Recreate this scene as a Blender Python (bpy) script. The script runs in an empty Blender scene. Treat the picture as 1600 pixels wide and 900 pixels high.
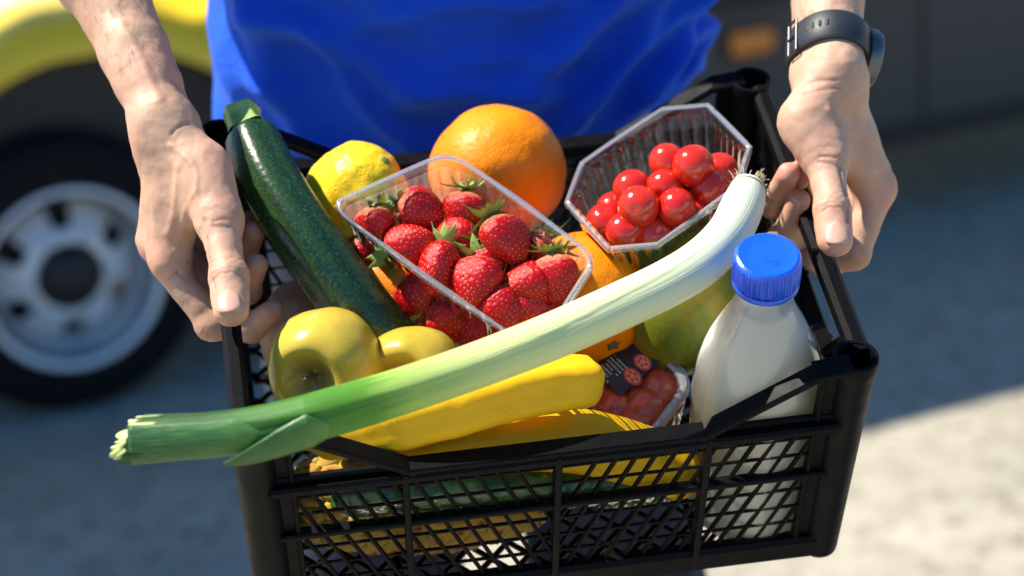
import bpy, math, random
import numpy as np
from mathutils import Matrix, Vector, noise

# ------------------------------------------------------------------ camera, sky, sun, exposure
sc = bpy.context.scene
col = sc.collection
rad = math.radians
random.seed(7)
RNG = np.random.default_rng(7)

TILT, BASE = rad(25), 0.82            # the crate is held tipped towards the photographer
CT, ST = math.cos(TILT), math.sin(TILT)
CW = Matrix(((1, 0, 0, 0), (0, CT, -ST, 0), (0, ST, CT, BASE), (0, 0, 0, 1)))
RWn = np.array([[1, 0, 0], [0, CT, -ST], [0, ST, CT]])
TWn = np.array([0, 0, BASE])
FPX = 3503.8                          # focal length in pixels of a 1600 px wide picture
CAMC = np.array([-.1797, -1.0483, 1.1607])   # camera in the crate's own frame
YAW, PITCH, ROLL = .1644, .7658, .0062
FWD = np.array([math.sin(YAW)*math.cos(PITCH), math.cos(YAW)*math.cos(PITCH), -math.sin(PITCH)])
_r = np.cross(FWD, [0, 0, 1.]); _r /= np.linalg.norm(_r); _u = np.cross(_r, FWD)
RIGHT = math.cos(ROLL)*_r + math.sin(ROLL)*_u
UP = -math.sin(ROLL)*_r + math.cos(ROLL)*_u

cam = bpy.data.cameras.new('camera')
cam_o = bpy.data.objects.new('camera', cam); col.objects.link(cam_o); sc.camera = cam_o
cam.sensor_width = 36; cam.lens = FPX/1600*36; cam.clip_end = 2000; cam.clip_start = .05
mc = np.eye(4); mc[:3, 0] = RWn@RIGHT; mc[:3, 1] = RWn@UP; mc[:3, 2] = -(RWn@FWD); mc[:3, 3] = RWn@CAMC+TWn
cam_o.matrix_world = Matrix(mc.tolist())
cam.dof.use_dof = True; cam.dof.focus_distance = 1.40; cam.dof.aperture_fstop = 4.1; cam.dof.aperture_blades = 0

SUN_EL = rad(56); SUN_TRAVEL = (.93, -.37)          # horizontal way the light travels
world = bpy.data.worlds.new('World'); sc.world = world; world.use_nodes = True
wn = world.node_tree; bg = wn.nodes['Background']
sky = wn.nodes.new('ShaderNodeTexSky'); sky.sky_type = 'NISHITA'; sky.sun_disc = False
sky.sun_elevation = SUN_EL
sky.sun_rotation = math.atan2(-SUN_TRAVEL[0], -SUN_TRAVEL[1])
sky.air_density = 1.0; sky.dust_density = .3; sky.ozone_density = 4.0
hs = wn.nodes.new('ShaderNodeHueSaturation'); hs.inputs['Saturation'].default_value = 1.3
wn.links.new(sky.outputs[0], hs.inputs['Color']); wn.links.new(hs.outputs[0], bg.inputs[0]); bg.inputs[1].default_value = .095
sl = bpy.data.lights.new('sun', 'SUN'); sl.energy = 5.0; sl.angle = rad(.53); sl.color = (1, .93, .80)
so = bpy.data.objects.new('sun', sl); col.objects.link(so)
_n = math.hypot(*SUN_TRAVEL)
sd = Vector((SUN_TRAVEL[0]/_n*math.cos(SUN_EL), SUN_TRAVEL[1]/_n*math.cos(SUN_EL), -math.sin(SUN_EL)))
so.rotation_euler = sd.to_track_quat('-Z', 'Y').to_euler(); so.location = (-3, 2, 5)
vs = sc.view_settings; vs.view_transform = 'Standard'; vs.look = 'None'; vs.gamma = 1; vs.exposure = .90
sc.render.engine = 'CYCLES'
sc.cycles.transparent_max_bounces = 16; sc.cycles.max_bounces = 7; sc.cycles.use_denoising = True
sc.cycles.caustics_reflective = False; sc.cycles.caustics_refractive = False
sc.cycles.sample_clamp_indirect = 6

# ------------------------------------------------------------------ helpers
def at(x, y, h):
    """pixel of the 1600x900 photograph + height above the crate floor -> point in the crate frame"""
    d = FWD+(x-800)/FPX*RIGHT-(y-450)/FPX*UP
    return CAMC+d*((h-CAMC[2])/d[2])
def toW(p): return RWn@np.asarray(p, float)+TWn
def toC(p): return RWn.T@(np.asarray(p, float)-TWn)
def axis(ang, tilt):
    """direction: ang = degrees in the picture plane (0 right, 90 down), tilt = degrees towards the viewer"""
    a, t = rad(ang), rad(tilt)
    return math.cos(t)*(math.cos(a)*RIGHT-math.sin(a)*UP)-math.sin(t)*FWD
def frame(pos, z, spin=0, scale=1):
    z = Vector(z).normalized(); q = z.to_track_quat('Z', 'Y')
    return Matrix.Translation(Vector(pos))@q.to_matrix().to_4x4()@Matrix.Rotation(rad(spin), 4, 'Z')@Matrix.Scale(scale, 4)
def nrm(v): v = np.asarray(v, float); return v/np.linalg.norm(v)

def new_mesh(name, v, f, smooth=True, attrs=None):
    me = bpy.data.meshes.new(name)
    v = np.asarray(v, np.float32)
    if isinstance(f, np.ndarray):
        k = f.shape[1]; n = len(f)
        me.vertices.add(len(v)); me.vertices.foreach_set('co', v.ravel())
        me.loops.add(n*k); me.loops.foreach_set('vertex_index', f.astype(np.int32).ravel())
        me.polygons.add(n); me.polygons.foreach_set('loop_start', np.arange(0, n*k, k, dtype=np.int32))
        try: me.polygons.foreach_set('loop_total', np.full(n, k, dtype=np.int32))
        except Exception: pass
    else:
        me.from_pydata([tuple(map(float, q)) for q in v], [], [tuple(map(int, q)) for q in f])
    me.update(calc_edges=True); me.validate()
    if smooth: me.polygons.foreach_set('use_smooth', np.ones(len(me.polygons), bool))
    for k, a in (attrs or {}).items():
        at_ = me.attributes.new(k, 'FLOAT', 'POINT'); at_.data.foreach_set('value', np.asarray(a, np.float32))
    return me
def link(name, me, mat=None, parent=None, M=None, crate=True):
    o = bpy.data.objects.new(name, me); col.objects.link(o)
    if me is not None and mat is not None and not me.materials: me.materials.append(mat)
    if parent is not None:
        o.parent = parent
        if M is not None: o.matrix_basis = M
    else:
        M = Matrix() if M is None else M
        o.matrix_basis = CW@M if crate else M
    return o
def tag(o, label=None, cat=None, group=None, kind=None):
    if label: o['label'] = label
    if cat: o['category'] = cat
    if group: o['group'] = group
    if kind: o['kind'] = kind
    return o
def sharp(o, deg=35):
    o.data.set_sharp_from_angle(angle=rad(deg)); return o

class MB:
    """collects simple solids into one mesh"""
    def __init__(s): s.v = []; s.f = []
    def add(s, v, f):
        b = len(s.v); s.v += [tuple(map(float, q)) for q in v]; s.f += [tuple(int(i)+b for i in q) for q in f]
    def bar(s, p0, p1, w, t, n, ch=.25):
        """chamfered bar from p0 to p1, width w across, thickness t along n"""
        p0 = np.asarray(p0, float); p1 = np.asarray(p1, float); d = nrm(p1-p0)
        n = np.asarray(n, float); n = nrm(n-d*(n@d)); a = np.cross(d, n); c = ch*min(w, t)
        x, y = w/2, t/2
        sec = [(x-c, y), (x, y-c), (x, -y+c), (x-c, -y), (-x+c, -y), (-x, -y+c), (-x, y-c), (-x+c, y)] if c > 0 else [(x, y), (x, -y), (-x, -y), (-x, y)]
        k = len(sec)
        v = [p+a*q[0]+n*q[1] for p in (p0, p1) for q in sec]
        f = [(i, (i+1) % k, k+(i+1) % k, k+i) for i in range(k)]+[tuple(range(k))[::-1], tuple(range(k, 2*k))]
        s.add(v, f)
    def box(s, lo, hi):
        x0, y0, z0 = lo; x1, y1, z1 = hi
        s.add([(x0,y0,z0),(x1,y0,z0),(x1,y1,z0),(x0,y1,z0),(x0,y0,z1),(x1,y0,z1),(x1,y1,z1),(x0,y1,z1)],
              [(0,3,2,1),(4,5,6,7),(0,1,5,4),(1,2,6,5),(2,3,7,6),(3,0,4,7)])
    def prism(s, poly, y0, y1):
        """polygon in x,z pushed from y0 to y1"""
        k = len(poly)
        v = [(x, y0, z) for x, z in poly]+[(x, y1, z) for x, z in poly]
        s.add(v, [(i, (i+1) % k, k+(i+1) % k, k+i) for i in range(k)]+[tuple(range(k))[::-1], tuple(range(k, 2*k))])
    def build(s, name, mat, parent=None, M=None, smooth=False, crate=True):
        return link(name, new_mesh(name, s.v, s.f, smooth), mat, parent, M, crate)

def grid_faces(nu, nv, close_v=True):
    i = np.arange(nu-1)[:, None]; j = np.arange(nv if close_v else nv-1)[None, :]
    j2 = (j+1) % nv
    return np.stack([np.broadcast_to(a, (nu-1, j.shape[1])) for a in (i*nv+j, i*nv+j2, (i+1)*nv+j2, (i+1)*nv+j)], -1).reshape(-1, 4)
def lathe(prof, n=64, mod=None, name='m', attrs=False):
    """prof: list of (r, z); mod(th, t, r, z) may bend the radius"""
    prof = np.asarray(prof, float); k = len(prof)
    th = np.arange(n)/n*2*math.pi
    R = np.repeat(prof[:, :1], n, 1); Z = np.repeat(prof[:, 1:], n, 1); T = np.repeat(np.linspace(0, 1, k)[:, None], n, 1); TH = np.repeat(th[None], k, 0)
    if mod is not None: R, Z = mod(TH, T, R, Z)
    v = np.stack([R*np.cos(TH), R*np.sin(TH), Z], -1).reshape(-1, 3)
    return new_mesh(name, v, grid_faces(k, n), True, {'u': T.ravel(), 'v': TH.ravel()/(2*math.pi)} if attrs else None)
def spline(P, n):
    """Catmull-Rom through P (any dimension)"""
    P = np.asarray(P, float); P = np.vstack([2*P[0]-P[1], P, 2*P[-1]-P[-2]]); m = len(P)-3
    s = np.linspace(0, m-1e-9, n); i = s.astype(int); t = (s-i)[:, None]
    a, b, c, d = P[i], P[i+1], P[i+2], P[i+3]
    return .5*(2*b+(c-a)*t+(2*a-5*b+4*c-d)*t**2+(3*b-a-3*c+d)*t**3)
def sweep(path, rad_, n=24, sec=None, up=(0, 0, 1), cap=True, name='m', twist=None):
    """tube along path; rad_ (N,) or (N,2) half-axes; sec(th, t) multiplies the radius"""
    P = np.asarray(path, float); N = len(P); R = np.asarray(rad_, float)
    if R.ndim == 1: R = np.stack([R, R], 1)
    T = np.gradient(P, axis=0); T /= np.linalg.norm(T, axis=1)[:, None]
    A = np.zeros_like(P); a = np.asarray(up, float)
    for i in range(N):
        a = a-T[i]*(a@T[i]); a /= np.linalg.norm(a); A[i] = a
    B = np.cross(T, A)
    th = np.arange(n)/n*2*math.pi; tt = np.linspace(0, 1, N)
    m = np.ones((N, n)) if sec is None else sec(th[None]+0*tt[:, None], tt[:, None]+0*th[None])
    v = P[:, None]+B[:, None]*(R[:, :1]*np.cos(th)*m)[..., None]+A[:, None]*(R[:, 1:]*np.sin(th)*m)[..., None]
    v = v.reshape(-1, 3); f = grid_faces(N, n)
    U = np.repeat(tt, n); V = np.tile(th/(2*math.pi), N)
    if cap:
        v = np.vstack([v, P[0], P[-1]]); b = N*n
        f = [tuple(q) for q in f]+[(b, (j+1) % n, j) for j in range(n)]+[(b+1, (N-1)*n+j, (N-1)*n+(j+1) % n) for j in range(n)]
        U = np.append(U, [0, 1]); V = np.append(V, [0, 0])
    return new_mesh(name, v, f, True, {'u': U, 'v': V})
def smoothstep(a, b, x): t = np.clip((x-a)/(b-a), 0, 1); return t*t*(3-2*t)
def fbm(P, scale, seed=0, oct=3):
    off = Vector((seed*17.3, seed*5.1, seed*9.7))
    return np.array([noise.fractal(Vector(p)*scale+off, 1.0, 2.0, oct) for p in P])
def lump(me, amp, scale, seed=0):
    n = len(me.vertices); co = np.empty(n*3, np.float32); me.vertices.foreach_get('co', co)
    no = np.empty(n*3, np.float32); me.vertices.foreach_get('normal', no)
    co = co.reshape(-1, 3); co += no.reshape(-1, 3)*(fbm(co, scale, seed)*amp)[:, None]
    me.vertices.foreach_set('co', co.ravel()); me.update(); return me

# ---- blobs: smooth unions on a voxel grid, meshed with surface nets
def smin(a, b, k):
    if k <= 0: return np.minimum(a, b)
    h = np.clip(.5+.5*(b-a)/k, 0, 1); return b+(a-b)*h-k*h*(1-h)
class Vox:
    def __init__(s, lo, hi, h):
        s.lo = np.asarray(lo, np.float32); s.h = h
        s.n = np.ceil((np.asarray(hi)-np.asarray(lo))/h).astype(int)+1
        s.F = np.full(s.n, .05, np.float32)
    def blank(s):
        o = Vox.__new__(Vox); o.lo, o.h, o.n = s.lo, s.h, s.n; o.F = np.full(s.n, .05, np.float32); return o
    def win(s, lo, hi):
        a = np.clip(np.floor((lo-s.lo)/s.h).astype(int), 0, s.n); b = np.clip(np.ceil((hi-s.lo)/s.h).astype(int)+1, 0, s.n)
        if (b <= a).any(): return None
        sl_ = tuple(slice(i, j) for i, j in zip(a, b))
        ax = [(np.arange(i, j)*s.h+s.lo[q]).astype(np.float32) for q, (i, j) in enumerate(zip(a, b))]
        return sl_, ax[0][:, None, None], ax[1][None, :, None], ax[2][None, None, :]
    def cone(s, a, b, ra, rb, k=.006, flat=None, fs=1.0, cut=False):
        a = np.asarray(a, np.float32); b = np.asarray(b, np.float32); m = max(ra, rb)+k+4*s.h
        w = s.win(np.minimum(a, b)-m, np.maximum(a, b)+m)
        if w is None: return
        sl_, X, Y, Z = w; ab = b-a; L = float(ab@ab)+1e-12
        x, y, z = X-a[0], Y-a[1], Z-a[2]
        t = np.clip((x*ab[0]+y*ab[1]+z*ab[2])/L, 0, 1)
        x, y, z = x-t*ab[0], y-t*ab[1], z-t*ab[2]
        if flat is not None:
            n = nrm(flat).astype(np.float32); dn = (x*n[0]+y*n[1]+z*n[2])*(fs-1)
            x, y, z = x+dn*n[0], y+dn*n[1], z+dn*n[2]
        d = np.sqrt(x*x+y*y+z*z)-(ra+(rb-ra)*t)
        s.F[sl_] = -smin(-s.F[sl_], d, k) if cut else smin(s.F[sl_], d, k)
    def mesh(s):
        F = s.F; S = F < 0
        C = [S[i:S.shape[0]-1+i, j:S.shape[1]-1+j, k:S.shape[2]-1+k] for i in (0, 1) for j in (0, 1) for k in (0, 1)]
        cnt = sum(c.astype(np.int8) for c in C); act = (cnt > 0) & (cnt < 8)
        idx = np.argwhere(act); num = np.full(act.shape, -1, np.int64); num[act] = np.arange(len(idx))
        offs = np.array([(i, j, k) for i in (0, 1) for j in (0, 1) for k in (0, 1)])
        val = np.stack([F[tuple((idx+o).T)] for o in offs], 1)
        acc = np.zeros((len(idx), 3)); c = np.zeros(len(idx))
        for i in range(8):
            for j in range(i+1, 8):
                if np.abs(offs[i]-offs[j]).sum() != 1: continue
                a, b = val[:, i], val[:, j]; m = (a < 0) != (b < 0)
                t = np.where(m, a/np.where(m, a-b, 1), 0)
                acc += np.where(m[:, None], offs[i]+t[:, None]*(offs[j]-offs[i]), 0); c += m
        V = (idx+acc/c[:, None])*s.h+s.lo
        Q = []
        for ax in range(3):
            o1, o2 = [q for q in range(3) if q != ax]
            sh = list(F.shape); a = [slice(1, -1)]*3; a[ax] = slice(0, -1); b = [slice(1, -1)]*3; b[ax] = slice(1, None)
            A, B = S[tuple(a)], S[tuple(b)]
            e = np.argwhere(A != B); 
            if not len(e): continue
            flip = A[tuple(e.T)]
            e = e+1; e[:, ax] -= 1
            def cell(d1, d2):
                q = e.copy(); q[:, o1] -= d1; q[:, o2] -= d2; return num[tuple(q.T)]
            q = np.stack([cell(1, 1), cell(0, 1), cell(0, 0), cell(1, 0)], 1)
            if ax == 1: flip = ~flip
            q[~flip] = q[~flip][:, ::-1]; Q.append(q)
        Q = np.vstack(Q); Q = Q[(Q >= 0).all(1)]
        return V, Q
def vnormals(V, Q):
    n = np.cross(V[Q[:, 2]]-V[Q[:, 0]], V[Q[:, 3]]-V[Q[:, 1]]); N = np.zeros_like(V)
    for i in range(4): np.add.at(N, Q[:, i], n)
    return N/(np.linalg.norm(N, axis=1)[:, None]+1e-12)

# ------------------------------------------------------------------ materials
class NT:
    def __init__(s, name):
        s.m = bpy.data.materials.new(name); s.m.use_nodes = True; s.t = s.m.node_tree
        s.b = s.t.nodes['Principled BSDF']; s.out = s.t.nodes['Material Output']
        s.co = s.t.nodes.new('ShaderNodeTexCoord').outputs['Object']
    def n(s, ty, props=None, **inp):
        nd = s.t.nodes.new(ty)
        for k, v in (props or {}).items(): setattr(nd, k, v)
        for k, v in inp.items(): s.set(nd, k, v)
        return nd
    def set(s, nd, k, v):
        i = nd.inputs[int(k[1:])] if k[0] == 'i' and k[1:].isdigit() else nd.inputs[k.replace('_', ' ')]
        if isinstance(v, bpy.types.NodeSocket): s.t.links.new(v, i)
        else: i.default_value = (*v, 1) if isinstance(v, tuple) and len(v) == 3 and i.type == 'RGBA' else v
    def p(s, **kw):
        for k, v in kw.items(): s.set(s.b, k, v)
        return s
    def noise(s, scale, detail=3, rough=.55, dist=0, co=None):
        return s.n('ShaderNodeTexNoise', Vector=co or s.co, Scale=scale, Detail=detail, Roughness=rough, Distortion=dist).outputs[0]
    def vor(s, scale, feature='F1', co=None, rnd=1.0):
        return s.n('ShaderNodeTexVoronoi', {'feature': feature}, Vector=co or s.co, Scale=scale, Randomness=rnd).outputs[0]
    def attr(s, name): return s.n('ShaderNodeAttribute', {'attribute_name': name}).outputs['Fac']
    def ramp(s, fac, stops, interp='LINEAR'):
        nd = s.n('ShaderNodeValToRGB', Fac=fac); e = nd.color_ramp.elements; nd.color_ramp.interpolation = interp
        while len(e) < len(stops): e.new(.5)
        for q, (pos, c) in zip(e, stops): q.position = pos; q.color = (*c, 1) if not isinstance(c, (int, float)) else (c, c, c, 1)
        return nd.outputs[0]
    def mix(s, fac, a, b, mode='MIX'):
        nd = s.n('ShaderNodeMix', {'data_type': 'RGBA', 'blend_type': mode}); s.set(nd, 'i0', fac); s.set(nd, 'i6', a); s.set(nd, 'i7', b); return nd.outputs[2]
    def math(s, op, a, b=0.0, c=0.0):
        nd = s.n('ShaderNodeMath', {'operation': op}); s.set(nd, 'i0', a); s.set(nd, 'i1', b); s.set(nd, 'i2', c); return nd.outputs[0]
    def map(s, scale=(1, 1, 1), co=None): return s.n('ShaderNodeMapping', Vector=co or s.co, Scale=scale).outputs[0]
    def bump(s, h, dist=.001, strength=1, prev=None):
        nd = s.n('ShaderNodeBump', Height=h, Distance=dist, Strength=strength)
        if prev is not None: s.set(nd, 'Normal', prev)
        return nd.outputs[0]

MAT = {}
def plain(name, c, rough=.5, **kw):
    q = NT(name); q.p(Base_Color=c, Roughness=rough, **kw); MAT[name] = q.m; return q

def m_skin():
    q = NT('skin')
    c = q.mix(q.ramp(q.noise(45, 4), [(.3, 0), (.7, 1)]), (.48, .282, .180), (.59, .378, .258))
    c = q.mix(q.math('MULTIPLY', q.ramp(q.noise(420, 3), [(.52, 0), (.75, 1)]), .28), c, (.42, .2, .13))
    c = q.mix(q.math('MULTIPLY', q.ramp(q.noise(22, 3), [(.42, 0), (.68, 1)]), .5), c, (.60, .30, .215))
    c = q.mix(q.attr('red'), c, (.58, .185, .125))
    c = q.mix(q.attr('crease'), c, (.30, .12, .08))
    h = q.math('ADD', q.math('MULTIPLY', q.vor(1500), .7), q.noise(420, 4))
    b = q.bump(h, .0004, .28); b = q.bump(q.noise(120, 4), .0007, .3, b)
    q.p(Base_Color=c, Roughness=q.ramp(q.noise(180), [(.3, .46), (.7, .62)]), Normal=b, Subsurface_Weight=.07, Subsurface_Radius=(1, .36, .2), Subsurface_Scale=.004, Specular_IOR_Level=.38)
    MAT['skin'] = q.m
m_skin()
plain('nail', (.62, .37, .27), .36, Specular_IOR_Level=.4, Subsurface_Weight=.1, Subsurface_Scale=.002)
def m_crate():
    q = NT('crate_plastic'); n = q.noise(60, 5)
    scr = q.ramp(q.noise(900, 2, co=q.map((1, 8, 1))), [(.68, 0), (.76, 1)])
    dust = q.ramp(q.noise(130, 6, .7), [(.55, 0), (.8, 1)])
    c = q.mix(q.math('MULTIPLY', dust, .2), (.0018, .002, .0027), (.016, .016, .016)); c = q.mix(q.math('MULTIPLY', scr, .2), c, (.08, .08, .08))
    q.p(Base_Color=c, Roughness=q.ramp(n, [(.3, .44), (.75, .60)]), Normal=q.bump(q.noise(700, 3), .0003, .3), Specular_IOR_Level=.11); MAT['crate'] = q.m
m_crate()
def m_clear(name, tint, base=.03, diff=.05, rough=.04, bump=0, fm=1.1):
    q = NT(name); t = q.t
    tr = q.n('ShaderNodeBsdfTransparent', Color=(*tint, 1)); gl = q.n('ShaderNodeBsdfGlossy', Roughness=rough, Color=(1, 1, 1, 1))
    df = q.n('ShaderNodeBsdfTranslucent', Color=(.9, .9, .9, 1)); d2 = q.n('ShaderNodeBsdfDiffuse', Color=(.9, .9, .9, 1))
    fr = q.n('ShaderNodeFresnel', IOR=1.5)
    if bump:
        b = q.bump(q.noise(bump, 3, dist=1.5), .0025, .6)
        for nd in (gl, fr): q.set(nd, 'Normal', b)
    a = q.n('ShaderNodeAddShader'); t.links.new(df.outputs[0], a.inputs[0]); t.links.new(d2.outputs[0], a.inputs[1])
    m1 = q.n('ShaderNodeMixShader', Fac=diff); t.links.new(tr.outputs[0], m1.inputs[1]); t.links.new(a.outputs[0], m1.inputs[2])
    m2 = q.n('ShaderNodeMixShader', Fac=q.math('ADD', q.math('MULTIPLY', fr.outputs[0], fm), base)); t.links.new(m1.outputs[0], m2.inputs[1]); t.links.new(gl.outputs[0], m2.inputs[2])
    t.links.new(m2.outputs[0], q.out.inputs[0]); MAT[name] = q.m
m_clear('clear_tray', (.96, .975, .975), .075, .085)
m_clear('tomato_tray_clear', (.95, .965, .97), .03, .018)
m_clear('clear_rim', (.93, .95, .95), .06, .16)
m_clear('film', (.985, .99, .985), .0, .0, .10, 70, .45)
m_clear('bottle_shell', (1, 1, 1), .01, .02, .05)
def m_citrus(name, a, b, bumpscale, r=.42, dist=.0012):
    q = NT(name); c = q.mix(q.ramp(q.noise(22, 3), [(.35, 0), (.65, 1)]), a, b)
    v = q.vor(bumpscale); pores = q.ramp(v, [(0, 0), (.35, 1)])
    c = q.mix(q.math('MULTIPLY', q.math('SUBTRACT', 1.0, pores), .35), c, tuple(x*.72 for x in a))
    bn = q.bump(pores, dist*.55, .55); bn = q.bump(q.noise(bumpscale*.3, 4), dist*1.7, .5, bn)
    q.p(Base_Color=c, Roughness=r, Normal=bn, Subsurface_Weight=.03, Subsurface_Radius=(1, .5, .1), Subsurface_Scale=.004, Specular_IOR_Level=.24); MAT[name] = q.m
m_citrus('orange_peel', (.86, .205, .001), (.92, .28, .003), 430)
m_citrus('lemon_peel', (.80, .50, .012), (.86, .60, .022), 330, .36)
plain('green_button', (.17, .22, .04), .6)
plain('brown_twig', (.16, .085, .035), .8)
def m_zuc():
    q = NT('zucchini_skin'); v = q.attr('v'); u = q.attr('u')
    st = q.math('ADD', q.math('MULTIPLY', q.math('SINE', q.math('MULTIPLY', v, 62.8)), .5), .5)
    sp = q.ramp(q.vor(330), [(.10, 1), (.22, 0)]); fine = q.ramp(q.noise(520, 3, co=q.map((1, 1, .25))), [(.48, 0), (.68, 1)])
    c = q.mix(q.math('MULTIPLY', st, .55), (.007, .028, .011), (.022, .065, .014))
    c = q.mix(q.math('MULTIPLY', fine, .45), c, (.05, .115, .03)); c = q.mix(q.math('MULTIPLY', sp, .5), c, (.12, .21, .06))
    q.p(Base_Color=c, Roughness=.27, Normal=q.bump(q.noise(260, 4), .0008, .5), Specular_IOR_Level=.55); MAT['zucchini'] = q.m
    q = NT('zucchini_stem'); st = q.math('SINE', q.math('MULTIPLY', q.attr('v'), 31.4))
    c = q.mix(q.ramp(q.noise(90), [(.35, 0), (.65, 1)]), (.14, .32, .04), (.36, .52, .13)); c = q.mix(q.math('MULTIPLY', q.math('ADD', st, 1.0), .2), c, (.40, .52, .22))
    q.p(Base_Color=c, Roughness=.55, Normal=q.bump(q.noise(200), .001, .5)); MAT['zucchini_stem'] = q.m
    q = NT('stem_cut'); q.p(Base_Color=q.mix(q.noise(160), (.32, .42, .14), (.50, .56, .28)), Roughness=.7); MAT['stem_cut'] = q.m
m_zuc()
def m_apple():
    q = NT('apple_skin'); u = q.attr('u')
    c = q.mix(q.ramp(q.noise(28, 4), [(.3, 0), (.7, 1)]), (.46, .325, .022), (.62, .46, .065))
    c = q.mix(q.math('MULTIPLY', q.ramp(q.noise(60, 4), [(.5, 0), (.8, 1)]), .6), c, (.58, .31, .03))
    c = q.mix(q.ramp(u, [(0, .9), (.14, 0)]), c, (.20, .13, .04))
    c = q.mix(q.math('MULTIPLY', q.ramp(q.vor(240), [(.07, 1), (.13, 0)]), .55), c, (.26, .17, .05))
    q.p(Base_Color=c, Roughness=.22, Normal=q.bump(q.noise(150, 3), .0006, .35), Subsurface_Weight=.06, Subsurface_Scale=.004, Coat_Weight=.12, Coat_Roughness=.12, Specular_IOR_Level=.35); MAT['apple'] = q.m
m_apple()
def m_mango():
    q = NT('mango_skin')
    c = q.mix(q.ramp(q.noise(16, 3), [(.35, 0), (.68, 1)]), (.075, .115, .010), (.26, .23, .016))
    c = q.mix(q.math('MULTIPLY', q.ramp(q.noise(34, 4), [(.55, 0), (.75, 1)]), .5), c, (.30, .13, .02))
    c = q.mix(q.math('MULTIPLY', q.ramp(q.vor(300), [(.1, 1), (.2, 0)]), .35), c, (.34, .36, .10))
    q.p(Base_Color=c, Roughness=.3, Normal=q.bump(q.noise(200), .0007, .4), Specular_IOR_Level=.3); MAT['mango'] = q.m
m_mango()
def m_leek():
    q = NT('leek_shaft'); u = q.attr('u'); v = q.attr('v')
    comb = q.n('ShaderNodeCombineXYZ', X=q.math('MULTIPLY', v, 1.0), Y=q.math('MULTIPLY', u, .10)).outputs[0]
    st = q.noise(95, 3, co=comb); st2 = q.noise(26, 3, co=comb)
    c = q.ramp(q.math('ADD', u, q.math('MULTIPLY', q.math('SUBTRACT', st2, .5), .14)), [(0, (.66, .67, .55)), (.16, (.68, .72, .52)), (.34, (.70, .74, .40)), (.52, (.62, .69, .26)), (.655, (.34, .52, .10)), (.70, (.10, .27, .025)), (.80, (.045, .17, .016)), (.90, (.010, .07, .010)), (1, (.010, .06, .013))])
    c = q.mix(q.math('MULTIPLY', q.ramp(st, [(.5, 0), (.7, 1)]), .12), c, q.mix(.5, c, (1.6, 1.6, 1.5), 'MULTIPLY'))
    c = q.mix(q.math('MULTIPLY', q.ramp(st, [(.3, 1), (.48, 0)]), .18), c, q.mix(.55, c, (.10, .25, .03)))
    q.p(Base_Color=c, Roughness=.42, Normal=q.bump(st, .0010, .45), Specular_IOR_Level=.3, Subsurface_Weight=.05, Subsurface_Scale=.005, Subsurface_Radius=(.6, 1, .3)); MAT['leek'] = q.m
    q = NT('leek_leaf'); u = q.attr('u'); v = q.attr('v')
    comb = q.n('ShaderNodeCombineXYZ', X=v, Y=q.math('MULTIPLY', u, .08)).outputs[0]; st = q.noise(70, 3, co=comb)
    c = q.ramp(u, [(0, (.12, .28, .04)), (.4, (.035, .14, .022)), (1, (.015, .08, .018))]); c = q.mix(q.math('MULTIPLY', q.ramp(st, [(.45, 0), (.65, 1)]), .5), c, (.10, .24, .06))
    q.p(Base_Color=c, Roughness=.4, Normal=q.bump(st, .001, .5)); MAT['leek_leaf'] = q.m
    q = NT('leek_cut'); q.p(Base_Color=q.mix(q.noise(200), (.48, .58, .16), (.66, .70, .30)), Roughness=.5); MAT['leek_cut'] = q.m
    plain('leek_root', (.55, .45, .27), .8)
m_leek()
def m_banana():
    q = NT('banana_peel'); u = q.attr('u')
    c = q.mix(q.ramp(q.noise(20, 3), [(.3, 0), (.7, 1)]), (.80, .43, .006), (.86, .51, .012))
    c = q.mix(q.ramp(u, [(0, .9), (.05, .3), (.10, 0), (.93, 0), (.985, .55), (1, 1)]), c, (.10, .06, .02))
    c = q.mix(q.math('MULTIPLY', q.ramp(q.noise(130, 5, .7), [(.64, 0), (.74, 1)]), .6), c, (.30, .14, .02))
    q.p(Base_Color=c, Roughness=.48, Normal=q.bump(q.noise(130, 4), .0009, .4), Subsurface_Weight=.05, Subsurface_Scale=.004, Specular_IOR_Level=.22); MAT['banana'] = q.m
m_banana()
def m_straw():
    q = NT('strawberry_flesh'); u = q.attr('u')
    c = q.mix(q.ramp(q.noise(30, 3), [(.35, 0), (.7, 1)]), (.40, .002, .006), (.56, .006, .009))
    c = q.mix(q.ramp(u, [(.02, .75), (.20, 0)]), c, (.80, .42, .22))
    q.p(Base_Color=c, Roughness=.24, Subsurface_Weight=.12, Subsurface_Scale=.004, Subsurface_Radius=(1, .15, .1), Specular_IOR_Level=.34, Coat_Weight=.0, Normal=q.bump(q.noise(400), .0004, .4)); MAT['strawberry'] = q.m
    plain('strawberry_seed', (.72, .48, .10), .4)
    q = NT('calyx'); q.p(Base_Color=q.mix(q.ramp(q.noise(120), [(.35, 0), (.7, 1)]), (.16, .30, .03), (.40, .50, .13)), Roughness=.55, Normal=q.bump(q.noise(300), .0008, .5)); MAT['calyx'] = q.m
m_straw()
def m_tomato():
    q = NT('tomato_skin'); c = q.mix(q.math('ADD', q.math('MULTIPLY', q.noise(1.5), .6), q.math('MULTIPLY', q.n('ShaderNodeObjectInfo').outputs['Random'], .5)), (.50, .008, .006), (.66, .035, .012))
    q.p(Base_Color=c, Roughness=.16, Subsurface_Weight=.08, Subsurface_Scale=.004, Subsurface_Radius=(1, .2, .1), Coat_Weight=.35, Coat_Roughness=.06, Normal=q.bump(q.noise(3, 3), .02, .05)); MAT['tomato'] = q.m
m_tomato()
plain('tomato_orange', (.74, .085, .015), .2, Coat_Weight=.3)
plain('milk', (.93, .915, .79), .35, Subsurface_Weight=1.0, Subsurface_Scale=.07, Subsurface_Radius=(1, .95, .8))
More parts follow.
